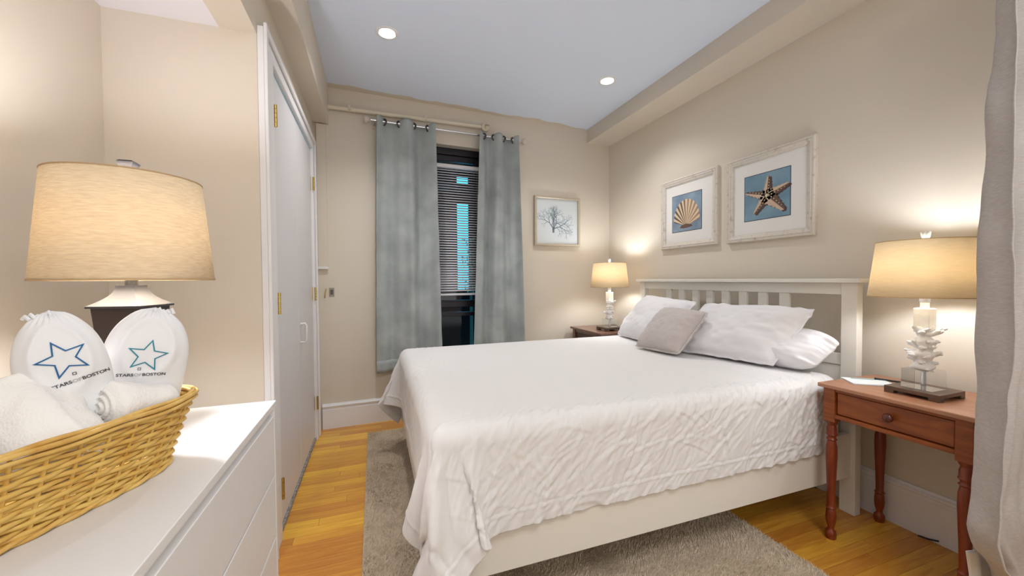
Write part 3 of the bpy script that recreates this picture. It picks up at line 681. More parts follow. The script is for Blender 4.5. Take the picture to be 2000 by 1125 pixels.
obj('knob', b, mat('dark_cherry_knob', (.09,.02,.012), .25, coat=.4), dw, smooth=50)

# far nightstand
n2 = thing('nightstand', 'dark walnut nightstand between the bed and the window wall', 'nightstand', (1.97,3.0,0))
WN = M['walnut']
obj('table_top', MB().box((1.745,2.745,.653),(2.19,3.272,.670)), WN, n2, bevel=.004)
for x in (1.785,2.16):
    for y in (2.785,3.235): obj('leg', MB().box((x-.02,y-.02,0),(x+.02,y+.02,.653)), WN, n2, bevel=.002)
obj('apron_front', MB().box((1.772,2.805,.625),(1.79,3.215,.653)).box((1.772,2.805,.53),(1.79,3.215,.548)), WN, n2, bevel=.001)
obj('apron_side', MB().box((1.805,2.77,.53),(2.14,2.79,.653)), WN, n2); obj('apron_side', MB().box((1.805,3.23,.53),(2.14,3.25,.653)), WN, n2)
dq = obj('drawer', MB().box((1.779,2.808,.55),(1.793,3.212,.623)), mat('walnut_dark', (.05,.022,.015), .35), n2, bevel=.002)
obj('knob', MB().lathe([(.001,-.014),(.014,-.008),(.014,.006),(.001,.012)], (1.766,3.01,.587), 16), WN, dq, smooth=60)

# ------------------------------------------------------------------ coral table lamps
def coral_branches(root, c, seed, specs, mb):
    rg = random.Random(seed)
    for (z, az, L, r0, lift) in specs:
        p = Vector((c[0], c[1], c[2]+z)); d = Vector((math.cos(az), math.sin(az), 0)); pts = [p]; rad = [r0*1.25]
        for k in range(1,6):
            t = k/5; q = p+d*(L*t)+Vector((rg.uniform(-.003,.003), rg.uniform(-.003,.003), lift*t*t+rg.uniform(-.002,.002))); pts.append(q); rad.append(r0*(1-.66*t)+rg.uniform(-.0014,.0014))
        mb.tube(pts, rad, 9)
        for f in (.5,.72):
            i = int(f*5); a2 = az+rg.choice((-1,1))*rg.uniform(.6,1.1); q = pts[i]; e = Vector((math.cos(a2), math.sin(a2), rg.uniform(-.2,.7)))*L*.42
            mb.tube([q, q+e*.5+Vector((0,0,.002)), q+e], [rad[i]*.9, rad[i]*.7, rad[i]*.32], 8)
def coral_lamp(x, y, zt, label):
    t = thing('coral_table_lamp', label, 'table lamp', (x,y,zt), 'white coral table lamps')
    hw, hl = .084, .080
    b = MB().box((x-hw,y-hl,zt+.012),(x+hw,y+hl,zt+.026))
    for sx_ in (-1,1):
        for sy_ in (-1,1): b.box((min(x+sx_*hw,x+sx_*(hw-.03)), min(y+sy_*hl,y+sy_*(hl-.03)), zt),(max(x+sx_*hw,x+sx_*(hw-.03)), max(y+sy_*hl,y+sy_*(hl-.03)), zt+.012))
    obj('base_tray', b, M['bronze'], t, bevel=.001)
    a = .046
    obj('acrylic_block', MB().box((x-a,y-a,zt+.0265),(x+a,y+a,zt+.098)), M['acrylic'], t, bevel=.001)
    obj('rod', MB().tube([(x,y,zt+.0265),(x,y,zt+.115)], .0075, 16), M['chrome'], t, smooth=60)
    # coral body: knobbly core and whorls of forked branches
    core = []
    for k in range(22):
        z = .092+.19*k/21; r_ = .022+.009*math.sin(k*1.15)+(.006 if k in (3,4,5) else 0); core.append((max(r_, .008)*(.5 if k == 0 else 1), z))
    b = MB().lathe(core, (x,y,zt), 18)
    v = np.array(b.v); c = np.array([x,y,0]); d = v-c; d[:,2] = 0; v = v+d*(.55*vnoise(v-[x,y,zt],45,3))[:,None]; b.v = [tuple(q) for q in v]
    rg = random.Random(12); specs = []
    for z, cnt, L, lift in ((.104,4,.026,-.004),(.128,4,.050,.004),(.150,5,.064,.016),(.186,4,.056,.004),(.198,3,.046,.012),(.236,5,.062,.016)):
        a0 = rg.random()*6
        for k in range(cnt): specs.append((z+rg.uniform(-.006,.006), a0+k*2*PI/cnt+rg.uniform(-.5,.5), L*rg.uniform(.55,1.0), .0145, lift*rg.uniform(.2,1.7)))
    coral_branches(t, (x,y,zt), 3, specs, b)
    obj('coral_body', b, M['coral'], t, smooth=80)
    obj('top_block', MB().box((x-.024,y-.024,zt+.255),(x+.024,y+.024,zt+.332)), M['coral'], t, bevel=.003)
    obj('clear_neck', MB().lathe([(.013,.332),(.013,.352)], (x,y,zt), 20), M['coral'], t, smooth=40)
    obj('socket', MB().lathe([(.012,.352),(.015,.356),(.015,.44)], (x,y,zt), 20), mat('satin_socket', (.7,.7,.72), .45, .8), t, smooth=40)
    sh = obj('lamp_shade', MB().lathe([(.163,.375),(.1505,.48),(.139,.588)], (x,y,zt), 64, capb=False, capt=False), M['shade'], t, smooth=60, solid=.0016)
    for r_, z in ((.163,.376),(.139,.587)): obj('shade_rim', MB().tube([(x+r_*math.cos(q), y+r_*math.sin(q), zt+z) for q in np.linspace(0,2*PI,64,endpoint=False)], .002, 6, closed=True), mat('shade_tape', srgb(206,176,130), .8), sh, smooth=60)
    sp = MB()
    for q in (0,2*PI/3,4*PI/3): sp.tube([(x,y,zt+.583),(x+.139*math.cos(q),y+.139*math.sin(q),zt+.583)], .0015, 6)
    obj('shade_spider', sp, M['chrome'], sh)
    obj('bulb', MB().lathe([(.010,.440),(.014,.45),(.024,.47),(.029,.492),(.026,.515),(.015,.532),(.002,.537)], (x,y,zt), 24), M['bulb'], t, smooth=80)
    obj('harp', MB().tube([(x,y-.02,zt+.39),(x,y-.045,zt+.43),(x,y-.045,zt+.53),(x,y,zt+.583),(x,y+.045,zt+.53),(x,y+.045,zt+.43),(x,y+.02,zt+.39)], .0015, 6), M['chrome'], t, smooth=60)
    fb = MB().tube([(x,y,zt+.583),(x,y,zt+.600)], [.006,.008], 10)
    for az, ti, L in ((PI*.5,.5,.030),(-PI*.5,.45,.030),(0,.25,.026),(PI,.35,.024),(1.0,.1,.030)):
        d = Vector((math.cos(az)*math.sin(ti), math.sin(az)*math.sin(ti), math.cos(ti))); p = Vector((x,y,zt+.595)); fb.tube([p, p+d*L*.5, p+d*L], [.008,.0075,.003], 8)
    obj('coral_finial', fb, M['coral'], t, smooth=80)
    return t
lampR = coral_lamp(1.975, .862, .668, 'white coral table lamp on the red cherry nightstand by the satin curtain')
lampL = copy_tree(lampR); lampL.location = (1.945,2.915,.670); lampL['label'] = 'white coral table lamp on the far walnut nightstand near the room corner'

# notepad, pen
npd = thing('notepad', 'white notepad with green print lying on the cherry nightstand', 'notepad', (2.0,1.04,.668))
ang = R(-38)
def rotp(c, u, v, z): return (c[0]+u*math.cos(ang)-v*math.sin(ang), c[1]+u*math.sin(ang)+v*math.cos(ang), z)
cN = (1.985,1.042)
b = MB(); b.add([rotp(cN,u,v,z) for z in (.6685,.674) for u, v in ((-.075,-.055),(.075,-.055),(.075,.055),(-.075,.055))], [(0,3,2,1),(4,5,6,7),(0,1,5,4),(1,2,6,5),(2,3,7,6),(3,0,4,7)])
obj('page_block', b, M['paper'], npd, bevel=.0006)
b = MB(); b.add([rotp(cN,u,v,.6745) for u, v in ((-.045,.034),(.045,.034),(.045,.044),(-.045,.044))], [(0,1,2,3)])
obj('printed_heading', b, M['green'], npd)
pen = thing('ballpoint_pen', 'black ballpoint pen lying beside the notepad', 'pen', (2.075,1.01,.668))
obj('barrel', MB().tube([(2.045,1.052,.679),(2.098,.985,.673)], .0042, 10), M['black'], pen, smooth=60)
obj('tip', MB().tube([(2.098,.985,.673),(2.105,.976,.672)], [.004,.001], 10), M['chrome'], pen, smooth=60)
cab = thing('floor_cable', 'short black cable end on floor at the baseboard under cherry nightstand', 'cable', (2.19,.95,.005))
obj('cable', MB().tube([(2.203,.905,.016),(2.195,.93,.010),(2.19,.965,.006)], .0035, 8), M['black'], cab, smooth=60)

# ------------------------------------------------------------------ pictures
def ring_frame(cx, cy0, cy1, z0, z1, prof, m, parent):   # frame on the headboard wall: profile (inset from edge, height off wall)
    b = MB(); n = len(prof); vs = []
    for ins, hh_ in prof:
        for (y, z) in ((cy0+ins,z0+ins),(cy1-ins,z0+ins),(cy1-ins,z1-ins),(cy0+ins,z1-ins)): vs.append((cx-hh_, y, z))
    for i in range(n-1):
        for j in range(4): b.f.append((i*4+j, i*4+(j+1)%4, (i+1)*4+(j+1)%4, (i+1)*4+j))
    b.v = vs; return obj('frame', b, m, parent)
MO = [(0,.0),(0,.020),(.004,.025),(.012,.026),(.014,.023),(.017,.023),(.019,.026),(.027,.025),(.030,.021),(.040,.019),(.043,.015),(.046,.015),(.046,.006)]
def picture(name, label, y0, y1, z0, z1, py0, py1, pz0, pz1, pm):
    t = thing(name, label, 'picture', (XW,(y0+y1)/2,z0), 'whitewashed framed beach pictures')
    ring_frame(XW, y0, y1, z0, z1, MO, M['frame'], t)
    x = XW-.009
    obj('mat_board', MB().box((x,y0+.045,z0+.045),(XW-.001,y1-.045,z1-.045)), M['mat'], t)
    p = obj('picture_border', MB().box((x-.0008,py0,pz0),(x-.0001,py1,pz1)), M['edge'], t)
    q = .004
    ph = obj('print', MB().box((x-.0012,py0+q,pz0+q),(x-.0009,py1-q,pz1-q)), pm, t)
    return t, x-.0014
# note: on this wall image-left is larger Y
t, xp = picture('starfish_picture', 'larger looking framed starfish photograph on blue, right of the shell picture', 1.403, 1.948, 1.345, 1.878, 1.537, 1.828, 1.471, 1.751, M['photo1'])
cy_, cz_ = (1.537+1.828)/2, (1.471+1.751)/2
def uv(u, v, dx=0): return (xp-dx, cy_+.1455-u*.291, cz_+.14-v*.28)     # u right, v down, 0..1
c0 = (.505,.50)
arms = [((.55,.09),.052),((.97,.34),.058),((.87,.86),.085),((.23,.86),.055),((.03,.36),.055)]
bA = MB(); bB = MB(); bC = MB(); bS = MB(); bD = MB(); rg = random.Random(2)
for (tx,ty), wd in arms:
    dx_, dy_ = tx-c0[0], ty-c0[1]; L = math.hypot(dx_,dy_); dx_/=L; dy_/=L; px_, py_ = -dy_, dx_
    if px_ < 0: px_, py_ = -px_, -py_
    li = []; ri = []; si = []
    for k in range(15):
        t_ = k/14; w_ = wd*(1.5*(1-t_)**1.3+.55)*(1+.13*math.sin(k*2.6)) * (1 if k < 14 else .3)
        cx_, cyy = c0[0]+dx_*L*t_, c0[1]+dy_*L*t_
        li.append((cx_-px_*w_, cyy-py_*w_)); ri.append((cx_+px_*w_, cyy+py_*w_)); si.append((cx_, cyy))
    for k in range(14):
        bS.poly([uv(li[k][0]+.045,li[k][1]+.03), uv(ri[k][0]+.045,ri[k][1]+.03), uv(ri[k+1][0]+.045,ri[k+1][1]+.03), uv(li[k+1][0]+.045,li[k+1][1]+.03)])
        bA.poly([uv(*li[k],.0004), uv(*si[k],.0004), uv(*si[k+1],.0004), uv(*li[k+1],.0004)])
        bB.poly([uv(*si[k],.0004), uv(*ri[k],.0004), uv(*ri[k+1],.0004), uv(*si[k+1],.0004)])
    for k in range(1,13):
        for f in (-.45,.42):
            q = (si[k][0]+px_*wd*f*1.1, si[k][1]+py_*wd*f*1.1); r_ = .016*(1-.04*k)
            (bD if f < 0 or k % 2 else bC).poly([uv(q[0]+r_*math.cos(a),q[1]+r_*math.sin(a),.0007) for a in np.linspace(0,2*PI,8,endpoint=False)])
bD.poly([uv(c0[0]+.03*math.cos(a),c0[1]+.035*math.sin(a),.0008) for a in np.linspace(0,2*PI,10,endpoint=False)])
for nm_, b, m in (('starfish_shadow_print',bS,M['starC']),('starfish_light_print',bA,M['starA']),('starfish_dark_print',bB,M['starB']),('starfish_bump_print',bD,M['shellA']),('starfish_spot_print',bC,M['starC'])): obj(nm_, b, m, t)
t, xp = picture('shell_picture', 'framed scallop shell photograph on blue, left of the starfish picture', 2.022, 2.570, 1.350, 1.884, 2.165, 2.458, 1.473, 1.756, M['photo2'])
cy_, cz_ = (2.165+2.458)/2, (1.473+1.756)/2
hinge_p = (.50,.885); bb = [MB(),MB(),MB()]; nr = 11
for k in range(nr):
    a0 = -PI/2+(k-nr/2)*R(152)/nr; a1 = a0+R(152)/nr
    def rad_(a): q = abs((a+PI/2)/R(76)); return .70*(1-.18*q*q)
    def pt(a, f, dx=0.0):
        r_ = rad_(a)*f; x_ = hinge_p[0]+math.cos(a)*r_*.78; y_ = hinge_p[1]-.02+math.sin(a)*r_*1.02
        return (x_, y_)
    am = (a0+a1)/2; N_ = 10
    for s in range(N_):
        f0 = .03+.97*s/N_; f1 = .03+.97*(s+1)/N_; bul = lambda a, f: pt(a, f)
        e = 1.05 if s == N_-1 else 1
        bb[0].poly([uv(*pt(a0+ (a1-a0)*.22,f0),.0004), uv(*pt(am+(a1-am)*.55,f0),.0004), uv(*pt(am+(a1-am)*.55,f1),.0004), uv(*pt(am,f1*(1.02 if s==N_-1 else 1)),.0004), uv(*pt(a0+(a1-a0)*.22,f1),.0004)])
        g = bb[2] if k < 5 else bb[1]
        g.poly([uv(*pt(a0,f0),.0003), uv(*pt(a1,f0),.0003), uv(*pt(a1,f1),.0003), uv(*pt(a0,f1),.0003)])
bb[2].poly([uv(.28,.90,.0005), uv(.33,.83,.0005), uv(.50,.80,.0005), uv(.67,.84,.0005), uv(.72,.88,.0005), uv(.60,.91,.0005), uv(.40,.92,.0005)])
obj('shell_rib_print', bb[0], M['shellA'], t); obj('shell_groove_print', bb[1], M['shellB'], t); obj('shell_shade_print', bb[2], M['shellC'], t)

# coral drawing on the window wall
ca = thing('coral_picture', 'small square pale coral drawing in a champagne frame near the corner', 'picture', wl(2.04,0,1.43))
s0, s1, z0, z1 = 1.800, 2.278, 1.430, 1.886; D = .034; wf = .020
b = MB()
pf = [(0,0),(0,D),(.006,D+.003),(wf-.004,D+.003),(wf,D),(wf,.016)]
for ins, o_ in pf:
    for (s, z) in ((s0+ins,z0+ins),(s1-ins,z0+ins),(s1-ins,z1-ins),(s0+ins,z1-ins)): b.v.append(wl(s, o_, z))
for i in range(len(pf)-1):
    for j in range(4): b.f.append((i*4+j, i*4+(j+1)%4, (i+1)*4+(j+1)%4, (i+1)*4+j))
obj('frame', b, M['champ'], ca)
obj('print', MB().box((s0+wf-.002,.001,z0+wf-.002),(s1-wf+.002,.016,z1-wf+.002), TW), M['artpaper'], ca)
rg = random.Random(8); bA = MB(); bB = MB()
def branch(s, z, an, L, wd, dep):
    if dep == 0 or wd < .0006: return
    n_ = 4; pts = [(s,z)]; a = an
    for k in range(n_): a += rg.uniform(-.22,.22); s += math.cos(a)*L/n_; z += math.sin(a)*L/n_; pts.append((s,z))
    tgt = bA if dep > 3 else bB
    for k in range(n_):
        w0 = wd*(1-.3*k/n_); w1 = wd*(1-.3*(k+1)/n_); (sa,za),(sb,zb) = pts[k], pts[k+1]
        px_, pz_ = -(zb-za), sb-sa; l = math.hypot(px_,pz_); px_/=l; pz_/=l
        tgt.poly([wl(sa-px_*w0,.0165,za-pz_*w0), wl(sa+px_*w0,.0165,za+pz_*w0), wl(sb+px_*w1,.0165,zb+pz_*w1), wl(sb-px_*w1,.0165,zb-pz_*w1)])
    for k in range(2 if dep > 1 else 1): branch(s, z, a+(-.5 if k else .45)+rg.uniform(-.2,.2), L*rg.uniform(.66,.86), wd*.68, dep-1)
    if dep > 2: (q := pts[2]); branch(q[0], q[1], a+rg.choice((-.8,.8)), L*.6, wd*.5, dep-2)
sc_, zc_ = 2.0, 1.553
bA.poly([wl(sc_-.012,.0165,zc_),wl(sc_+.008,.0165,zc_),wl(sc_+.010,.0165,zc_+.05),wl(sc_-.014,.0165,zc_+.045)])
for an, L in ((R(128),.060),(R(98),.056),(R(74),.052),(R(30),.060)): branch(sc_-.002, zc_+.035, an, L*1.15, .0055, 6)
obj('coral_line_print', bA, M['artline2'], ca); obj('coral_twig_print', bB, M['artline'], ca)

# ------------------------------------------------------------------ dresser
dr = thing('dresser', 'white chest of drawers in the left foreground under the basket and lamp', 'dresser', (-.51,.45,0))
F = M['furn']; DX = -.268; DY0, DY1 = -.38, 1.262
obj('top_panel', MB().box((-.752,DY0,.763),(DX,DY1,.780)), F, dr, bevel=.0015)
b = MB().box((-.748,DY0+.004,0),(-.290,DY0+.022,.7625)).box((-.748,DY1-.022,0),(-.290,DY1-.004,.7625)).box((-.748,DY0+.022,.0),(-.74,DY1-.022,.7625)).box((-.74,DY0+.022,.04),(-.292,DY1-.022,.052))
obj('carcass', b, F, dr)
obj('side_edge', MB().box((-.290,DY1-.016,0),(DX-.002,DY1-.004,.7625)), F, dr, bevel=.001)
obj('side_edge', MB().box((-.290,DY0+.004,0),(DX-.002,DY0+.016,.7625)), F, dr, bevel=.001)
obj('recessed_rail', MB().box((-.300,DY0+.017,.738),(-.284,DY1-.017,.7625)), F, dr)
for y0, y1 in ((.442,DY1-.018),(DY0+.018,.438)):
    for z0, z1 in ((.577,.741),(.402,.571),(.226,.396),(.052,.220)):
        d_ = obj('drawer', MB().box((-.285,y0,z0),(DX-.003,y1,z1)), F, dr, bevel=.0015)
# ------------------------------------------------------------------ dresser lamp
lx, ly, lz = -.526, 1.134, .780
dl = thing('dresser_table_lamp', 'dark square bodied table lamp with linen shade on the white dresser', 'table lamp', (lx,ly,lz))
ROT = R(13-24.9+45)
def sq(mb, prof, n=4, rot=ROT, sub=6):
    # square lofted section, sides subdivided
    vs = []; m_ = 4*sub
    for r_, z in prof:
        cs = [Vector((math.cos(rot+k*PI/2)*r_, math.sin(rot+k*PI/2)*r_)) for k in range(4)]
        for k in range(4):
            for q in range(sub):
                p = cs[k].lerp(cs[(k+1)%4], q/sub); vs.append((lx+p.x, ly+p.y, lz+z))
    kk = len(prof)
    fs = [(i*m_+j, i*m_+(j+1)%m_, (i+1)*m_+(j+1)%m_, (i+1)*m_+j) for i in range(kk-1) for j in range(m_)]
    fs += [tuple(range(m_))[::-1], tuple((kk-1)*m_+j for j in range(m_))]
    return mb.add(vs, fs)
obj('foot', sq(MB(), [(.062,0),(.062,.012),(.056,.016),(.050,.03)]), M['espresso'], dl, smooth=25)
obj('body', sq(MB(), [(.040,.03),(.046,.10),(.054,.18),(.062,.24),(.066,.282)]), M['espresso'], dl, smooth=25)
prof = [(.0745,.2825),(.0745,.287)]+[(.0265+.048*(1-t)**2.1, .287+.045*t) for t in np.linspace(.04,1,12)]
obj('shoulder', sq(MB(), prof), M['steel'], dl, smooth=25)
obj('neck', MB().lathe([(.0115,.331),(.0115,.412)], (lx,ly,lz), 20), M['black'], dl, smooth=40)
obj('bulb', MB().lathe([(.010,.412),(.014,.43),(.024,.45),(.029,.47),(.026,.495),(.015,.510),(.002,.515)], (lx,ly,lz), 24), M['bulb2'], dl, smooth=80)
sh = obj('lamp_shade', MB().lathe([(.152,.344),(.1415,.46),(.131,.575)], (lx,ly,lz), 72, capb=False, capt=False), M['shade2'], dl, smooth=60, solid=.0018)
for r_, z in ((.152,.345),(.131,.574)): obj('shade_rim', MB().tube([(lx+r_*math.cos(q), ly+r_*math.sin(q), lz+z) for q in np.linspace(0,2*PI,64,endpoint=False)], .0022, 6, closed=True), mat('shade_tape2', srgb(190,160,120), .8), sh, smooth=60)
sp = MB()
for q in (.3,.3+2*PI/3,.3+4*PI/3): sp.tube([(lx,ly,lz+.57),(lx+.131*math.cos(q),ly+.131*math.sin(q),lz+.57)], .0015, 6)
obj('shade_spider', sp, M['chrome'], sh)
obj('harp', MB().tube([(lx,ly-.02,lz+.362),(lx,ly-.045,lz+.41),(lx,ly-.045,lz+.51),(lx,ly,lz+.57),(lx,ly+.045,lz+.51),(lx,ly+.045,lz+.41),(lx,ly+.02,lz+.362)], .0015, 6), M['chrome'], dl, smooth=60)
b = MB().tube([(lx,ly,lz+.57),(lx,ly,lz+.594)], .004, 8); sq(b, [(.010,.592),(.020,.608),(.022,.612),(.016,.616)], rot=ROT+.2, sub=1)
obj('finial', b, M['steel'], dl)

# ------------------------------------------------------------------ wicker basket
AV = np.array([.453,.891]); NV = np.array([.891,-.453])
bc = (.385, -.795)      # centre along (AV, NV)
def bxy(a, n): p = AV*a+NV*n; return float(p[0]), float(p[1])
bx_, by_ = bxy(*bc)
bk = thing('wicker_basket', 'golden willow wicker basket holding towels on the white dresser', 'basket', (bx_,by_,.780))
ZB, ZRIM = .782, .906
def brim(th, t, extra=0):   # point on the basket wall; t 0 bottom .. 1 rim
    La = .258+.038*t+extra; Wa = .094+.034*t+extra; e = 2/3.6
    c, s = math.cos(th), math.sin(th)
    a = La*math.copysign(abs(c)**e, c); n_ = Wa*math.copysign(abs(s)**e, s)
    x, y = bxy(bc[0]+a, bc[1]+n_); return Vector((x, y, ZB+(ZRIM-ZB)*t))
def arc_params(n):
    th = np.linspace(0,2*PI,4001); P = np.array([brim(t,.5)[:2] for t in th]); L = np.concatenate([[0],np.cumsum(np.linalg.norm(np.diff(P,axis=0),axis=1))])
    return np.interp(np.linspace(0,L[-1],n,endpoint=False), L, th)
NS = 40; stk = arc_params(NS); rows = 17
fine = arc_params(NS*6)
for i in range(0,NS):
    obj('stake', MB().tube([brim(stk[i],0), brim(stk[i],.5), brim(stk[i],.97)], .0028, 6), M['wick'], bk, smooth=60)
for r_ in range(rows):
    t = (r_+.6)/(rows+.6); pts = []
    for k in range(NS*6):
        ph = PI*k/6+(PI if r_ % 2 else 0)      # alternates in front of / behind each stake
        pts.append(brim(fine[k], t, .0034*math.cos(ph)*(1 if True else 0))+Vector((0,0,.0007*math.sin(k*.7+r_))))
    obj('woven_strand', MB().tube(pts, .0033, 6, closed=True), M['wick'], bk, smooth=60)
for q, (e, dz, rr, wv) in enumerate(((.006,.002,.0036,.0012),(.001,.0055,.0036,.0012),(-.004,.002,.0036,.0012),(.0055,-.006,.003,.0015))):
    pts = [brim(fine[k],1,e+wv*math.sin(k*.3+q*2.1))+Vector((0,0,dz+wv*math.cos(k*.3+q*2.1))) for k in range(NS*6)]
    obj('rim_strand', MB().tube(pts, rr, 7, closed=True), M['wick2'], bk, smooth=60)
for q in range(2):
    pts = [brim(fine[k],0,.004+.0025*math.sin(k*.4+q*PI))+Vector((0,0,.002+.0025*math.cos(k*.4+q*PI)+.002)) for k in range(NS*6)]
    obj('foot_strand', MB().tube(pts, .0036, 7, closed=True), M['wick2'], bk, smooth=60)
pts = [brim(t,0,-.006) for t in fine[::3]]; b = MB(); b.add([(p.x,p.y,ZB+.003) for p in pts]+[(p.x,p.y,ZB+.007) for p in pts], [tuple(range(len(pts)))[::-1], tuple(range(len(pts),2*len(pts)))]+[(i,(i+1)%len(pts),len(pts)+(i+1)%len(pts),len(pts)+i) for i in range(len(pts))])
obj('basket_floor', b, M['wick'], bk)

# ------------------------------------------------------------------ towels
def towel_roll(label, c, axis, up_, L, r0, r1, seed, spiral=True, sq_=1.0, lump=.004, group='rolled white towels in the basket'):
    ax = Vector(axis).normalized(); u = Vector(up_); u = (u-ax*u.dot(ax)).normalized(); v = ax.cross(u); c = Vector(c)
    nt_, na = 150, 30; turns = 3.2
    # spiral cross-section outline: solid outer loft with a coil groove on the end faces
    P = np.zeros((na,72,3))
    for i in range(na):
        t = i/(na-1); e = 1-.35*max(0,(abs(t-.5)*2-.82)/.18)**2
        rr = (r0+(r1-r0)*t)*e
        for j in range(72):
            a = 2*PI*j/72; q = rr*(1+.035*math.cos(3*a+seed))
            d = u*(math.cos(a)*q*sq_)+v*(math.sin(a)*q); p = c+ax*(L*(t-.5))+d; P[i,j] = p
    N = P-(np.array(c)+np.outer(np.linspace(-.5,.5,na)*L, np.array(ax)).reshape(na,1,3)); N /= np.linalg.norm(N,axis=-1,keepdims=True)
    P += N*(vnoise(P,28,seed)*lump+vnoise(P,75,seed+1)*lump*.35)[...,None]
    # overlapping outer flap
    fl__ = (np.arange(72) % 72 < 30)*.0045; P += N*fl__[None,:,None]
    b = MB(); b.grid(P, wrap=True)
    t = thing('rolled_towel', label, 'towel', (c.x,c.y,c.z-r0*sq_), group)
    # end coils
    for side in (0,1):
        i0 = 0 if side == 0 else na-1; ring = P[i0]; cc = ring.mean(0); K = [ring]
        nrm = np.array(ax)*(-1 if side == 0 else 1)
        for q in range(1,15):
            f = 1-q/15; bulge = .004*math.sin(q/15*PI/2)
            K.append(np.array([cc+(ring[j]-cc)*f+nrm*(bulge+.0035*math.cos(2*PI*turns*(f)+2*PI*j/72)) for j in range(72)]))
        K = np.array(K); b.grid(K if side else K[:, ::-1], wrap=True)
        o_ = len(b.v); b.v.append(tuple(cc+nrm*.004)); last = o_-72
        for j in range(72): b.f.append((last+j, last+(j+1)%72, o_))
    obj('towel_body', b, M['towel'], t, smooth=180)
    # free hem edge running along the roll
    hp = [c+ax*(L*(s-.5)*.97)+u*(math.cos(R(150))*(r0+(r1-r0)*s+.004)*sq_)+v*(math.sin(R(150))*(r0+(r1-r0)*s+.004)) for s in np.linspace(0,1,24)]
    obj('hem', MB().tube(hp, .0032, 7), M['towel'], t, smooth=80)
    return t
def bp3(a, n, z): x, y = bxy(a, n); return (x, y, z)
towel_roll('small white washcloth rolled up with its coiled end showing by the basket rim', bp3(.585,-.738,.905), (AV[0]*.95+NV[0]*.1,AV[1]*.95+NV[1]*.1,-.14), (0,0,1), .105, .041, .024, 2, lump=.003)
towel_roll('fat white towel roll in the middle of the basket under the slipper bags', bp3(.475,-.765,.898), (NV[0]*.8-AV[0]*.1,NV[1]*.8-AV[1]*.1,-.50), (0,0,1), .17, .058, .052, 5, lump=.007)
towel_roll('white towel roll at the front left of the basket, cut by frame', bp3(.345,-.750,.872), (NV[0]*.8-AV[0]*.5,NV[1]*.8-AV[1]*.5,-.25), (0,0,1), .17, .052, .050, 9, lump=.007)
towel_roll('white towel roll behind the front one beside the left slipper bag', bp3(.375,-.842,.905), (AV[0],AV[1],.05), (0,0,1), .18, .050, .046, 14, lump=.006)

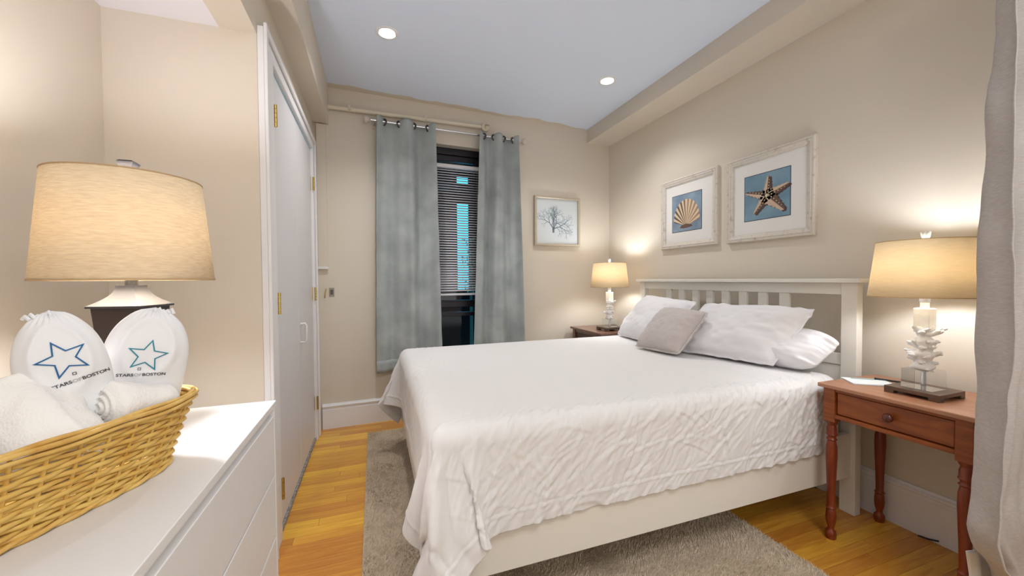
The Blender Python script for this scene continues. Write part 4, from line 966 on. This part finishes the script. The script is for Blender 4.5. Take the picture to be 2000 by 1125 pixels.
# ------------------------------------------------------------------ slipper bags with printed logo
def text_pts(body, size):
    cu = bpy.data.curves.new('tmp','FONT'); cu.body = body; cu.size = size; cu.align_x = 'LEFT'; cu.offset = size*.022
    o = bpy.data.objects.new('tmp', cu); COL.objects.link(o); bpy.context.view_layer.update()
    me = o.to_mesh(); v = [tuple(p.co) for p in me.vertices]; f = [tuple(p.vertices) for p in me.polygons]; o.to_mesh_clear(); bpy.data.objects.remove(o)
    return v, f
def slipper_bag(label, base, tilt, lean, W, H, starm, seed, star_c, star_r, star_rot, txt_c, txt_rot, txt_w):
    base = Vector(base); fwd_ = Vector((-base.x, -base.y, 0)).normalized(); rgt = Vector((0,0,1)).cross(fwd_).normalized()   # towards camera / image-right
    if rgt.dot(r2) < 0: rgt = -rgt
    upv = (Vector((0,0,1))*math.cos(lean)-fwd_*math.sin(lean)).normalized(); nrm = rgt.cross(upv)
    if nrm.dot(fwd_) < 0: nrm = -nrm
    e1 = rgt*math.cos(tilt)+upv*math.sin(tilt); e2 = -rgt*math.sin(tilt)+upv*math.cos(tilt)
    n = 60; t = np.linspace(-1,1,n)
    def outline(a, b):      # square -> slipper outline, a,b in -1..1
        r_ = math.sqrt(max(0,1-b*b*.0)); vv = b
        wv = .80+.20*math.sin(min(1,max(0,(vv+1)/1.5))*PI/2)
        wr_ = (1-max(0,(vv-.15)/.85)**2.6)**.5 if vv > .15 else 1
        wb = (1-max(0,(-vv-.6)/.4)**2.5*.5)
        return a*W/2*wv*max(wr_,.0)*wb, (vv+1)/2*H
    def surf(a, b, side=1):
        x, y = outline(a, b)
        pf = max(0,(1-abs(a)**2.3))**.6*max(0,(1-abs(b)**5))**.5
        toe = .018+.016*math.exp(-((b-.45)/.45)**2)
        p = base+e1*x+e2*y+nrm*(side*(toe*pf+.0008))
        return p
    b = MB()
    F_ = np.array([[surf(a,b_) for b_ in t] for a in t]); B_ = np.array([[surf(a,b_,-1) for b_ in t] for a in t])
    ns_ = (vnoise(F_,22,seed)*.0030+vnoise(F_,60,seed+3)*.0010); F_ += np.array(nrm)*ns_[...,None]
    # raised cuff of the slipper inside and gathered mouth at the top
    AA, BB = np.meshgrid(t,t,indexing='ij'); rad2 = np.sqrt((AA/.62)**2+((BB-.45)/.42)**2)
    F_ += np.array(nrm)*(.0035*np.exp(-((rad2-1)/.16)**2)-.003*np.clip(1-rad2,0,1))[...,None]
    F_ += np.array(e2)*(np.clip((BB-.85)/.15,0,1)*.004*np.sin(AA*26+seed))[...,None]
    b.grid(F_); b.grid(B_[:, ::-1])
    o1 = n*n; idx = lambda i,j: i*n+j; idb = lambda i,j: o1+i*n+(n-1-j)
    ring = [(i,0) for i in range(n)]+[(n-1,j) for j in range(1,n)]+[(i,n-1) for i in range(n-2,-1,-1)]+[(0,j) for j in range(n-2,0,-1)]
    for q in range(len(ring)): a_, c_ = ring[q], ring[(q+1)%len(ring)]; b.f.append((idx(*a_), idx(*c_), idb(*c_), idb(*a_)))
    root = thing('slipper_bag', label, 'slipper bag', tuple(base), 'white slipper bags')
    obj('bag', b, M['bag'], root, smooth=180)
    top = base+e2*(H-.004); sg = 1 if tilt <= 0 else -1
    kn = MB()
    for q in range(5): kn.tube([top+e1*(.012*sg+(q-2)*.006-.003), top+e1*(.012*sg+(q-2)*.006)+e2*(.004+.002*math.sin(q*2))+nrm*.003, top+e1*(.012*sg+(q-2)*.006+.004)-e2*.003+nrm*.005], .003, 7)
    obj('drawstring_gather', kn, M['bag'], root, smooth=80)
    def onsurf(x, y, lift=.0012):    # x,y metres in the bag plane (e1,e2) -> point just above the cloth
        bb_ = max(-1,min(1,y/H*2-1)); w1,_ = outline(1,bb_); a_ = max(-1,min(1,x/max(w1,1e-4)))
        i_ = (a_+1)/2*(n-1); j_ = (bb_+1)/2*(n-1); i0 = min(int(i_),n-2); j0 = min(int(j_),n-2); fu, fv = i_-i0, j_-j0
        p = (F_[i0,j0]*(1-fu)*(1-fv)+F_[i0+1,j0]*fu*(1-fv)+F_[i0,j0+1]*(1-fu)*fv+F_[i0+1,j0+1]*fu*fv); return Vector(p)+nrm*lift
    def flat(pts2, m, name, faces):
        mb = MB(); mb.add([onsurf(x,y) for x,y in pts2], faces); return obj(name, mb, m, root)
    # star outline: ten-sided band
    P_o, P_i = [], []; sub = 5
    def starpt(k, sc): r_ = star_r*sc*(1 if k % 2 == 0 else .44); a = star_rot+PI/2+k*PI/5; return Vector((star_c[0]+r_*math.cos(a), star_c[1]+r_*math.sin(a)))
    for k in range(10):
        for q in range(sub):
            P_o.append(starpt(k,1).lerp(starpt(k+1,1),q/sub)); P_i.append(starpt(k,.84).lerp(starpt(k+1,.84),q/sub))
    m_ = len(P_o); flat([tuple(p) for p in P_o+P_i], starm, 'star_logo', [(i,(i+1)%m_,m_+(i+1)%m_,m_+i) for i in range(m_)])
    # words
    sz = .013; parts_ = (('STARS',M['ink']),('OF',M['inklight']),('BOSTON',M['ink'])); cur = 0; data = []
    for s_, m in parts_:
        v, f = text_pts(s_, sz); wmax = max(p[0] for p in v); data.append((v,f,m,cur)); cur += wmax+sz*.06
    sc = txt_w/cur
    for v, f, m, c0_ in data:
        pts2 = []
        for p in v:
            x = (p[0]+c0_)*sc-txt_w/2; y = p[1]*sc*.85
            pts2.append((txt_c[0]+x*math.cos(txt_rot)-y*math.sin(txt_rot), txt_c[1]+x*math.sin(txt_rot)+y*math.cos(txt_rot)))
        flat(pts2, m, 'printed_word', f)
    # little square mark between star and words
    q0_ = (txt_c[0]-.004*math.cos(txt_rot)-math.sin(txt_rot)*.016, txt_c[1]+.0125); s1_, s2_ = .0022, .0014
    o_ = [(q0_[0]+s1_*a, q0_[1]+s1_*c) for a, c in ((-1,-1),(1,-1),(1,1),(-1,1))]; i_ = [(q0_[0]+s2_*a, q0_[1]+s2_*c) for a, c in ((-1,-1),(1,-1),(1,1),(-1,1))]
    flat(o_+i_, M['ink'], 'square_mark', [(k,(k+1)%4,4+(k+1)%4,4+k) for k in range(4)])
    return root
slipper_bag('white cotton slipper bag with teal star print leaning at the right in the basket', (-.418,.880,.815), R(-9), R(8), .122, .258, M['teal'], 3, (.000,.170), .030, R(-8), (-.003,.134), R(2), .066)
slipper_bag('white cotton slipper bag with blue star print leaning at the left in the basket', (-.433,.811,.815), R(9), R(8), .104, .262, M['blue'], 7, (.003,.186), .031, R(17), (.016,.148), R(8), .066)
print('planks', npl)
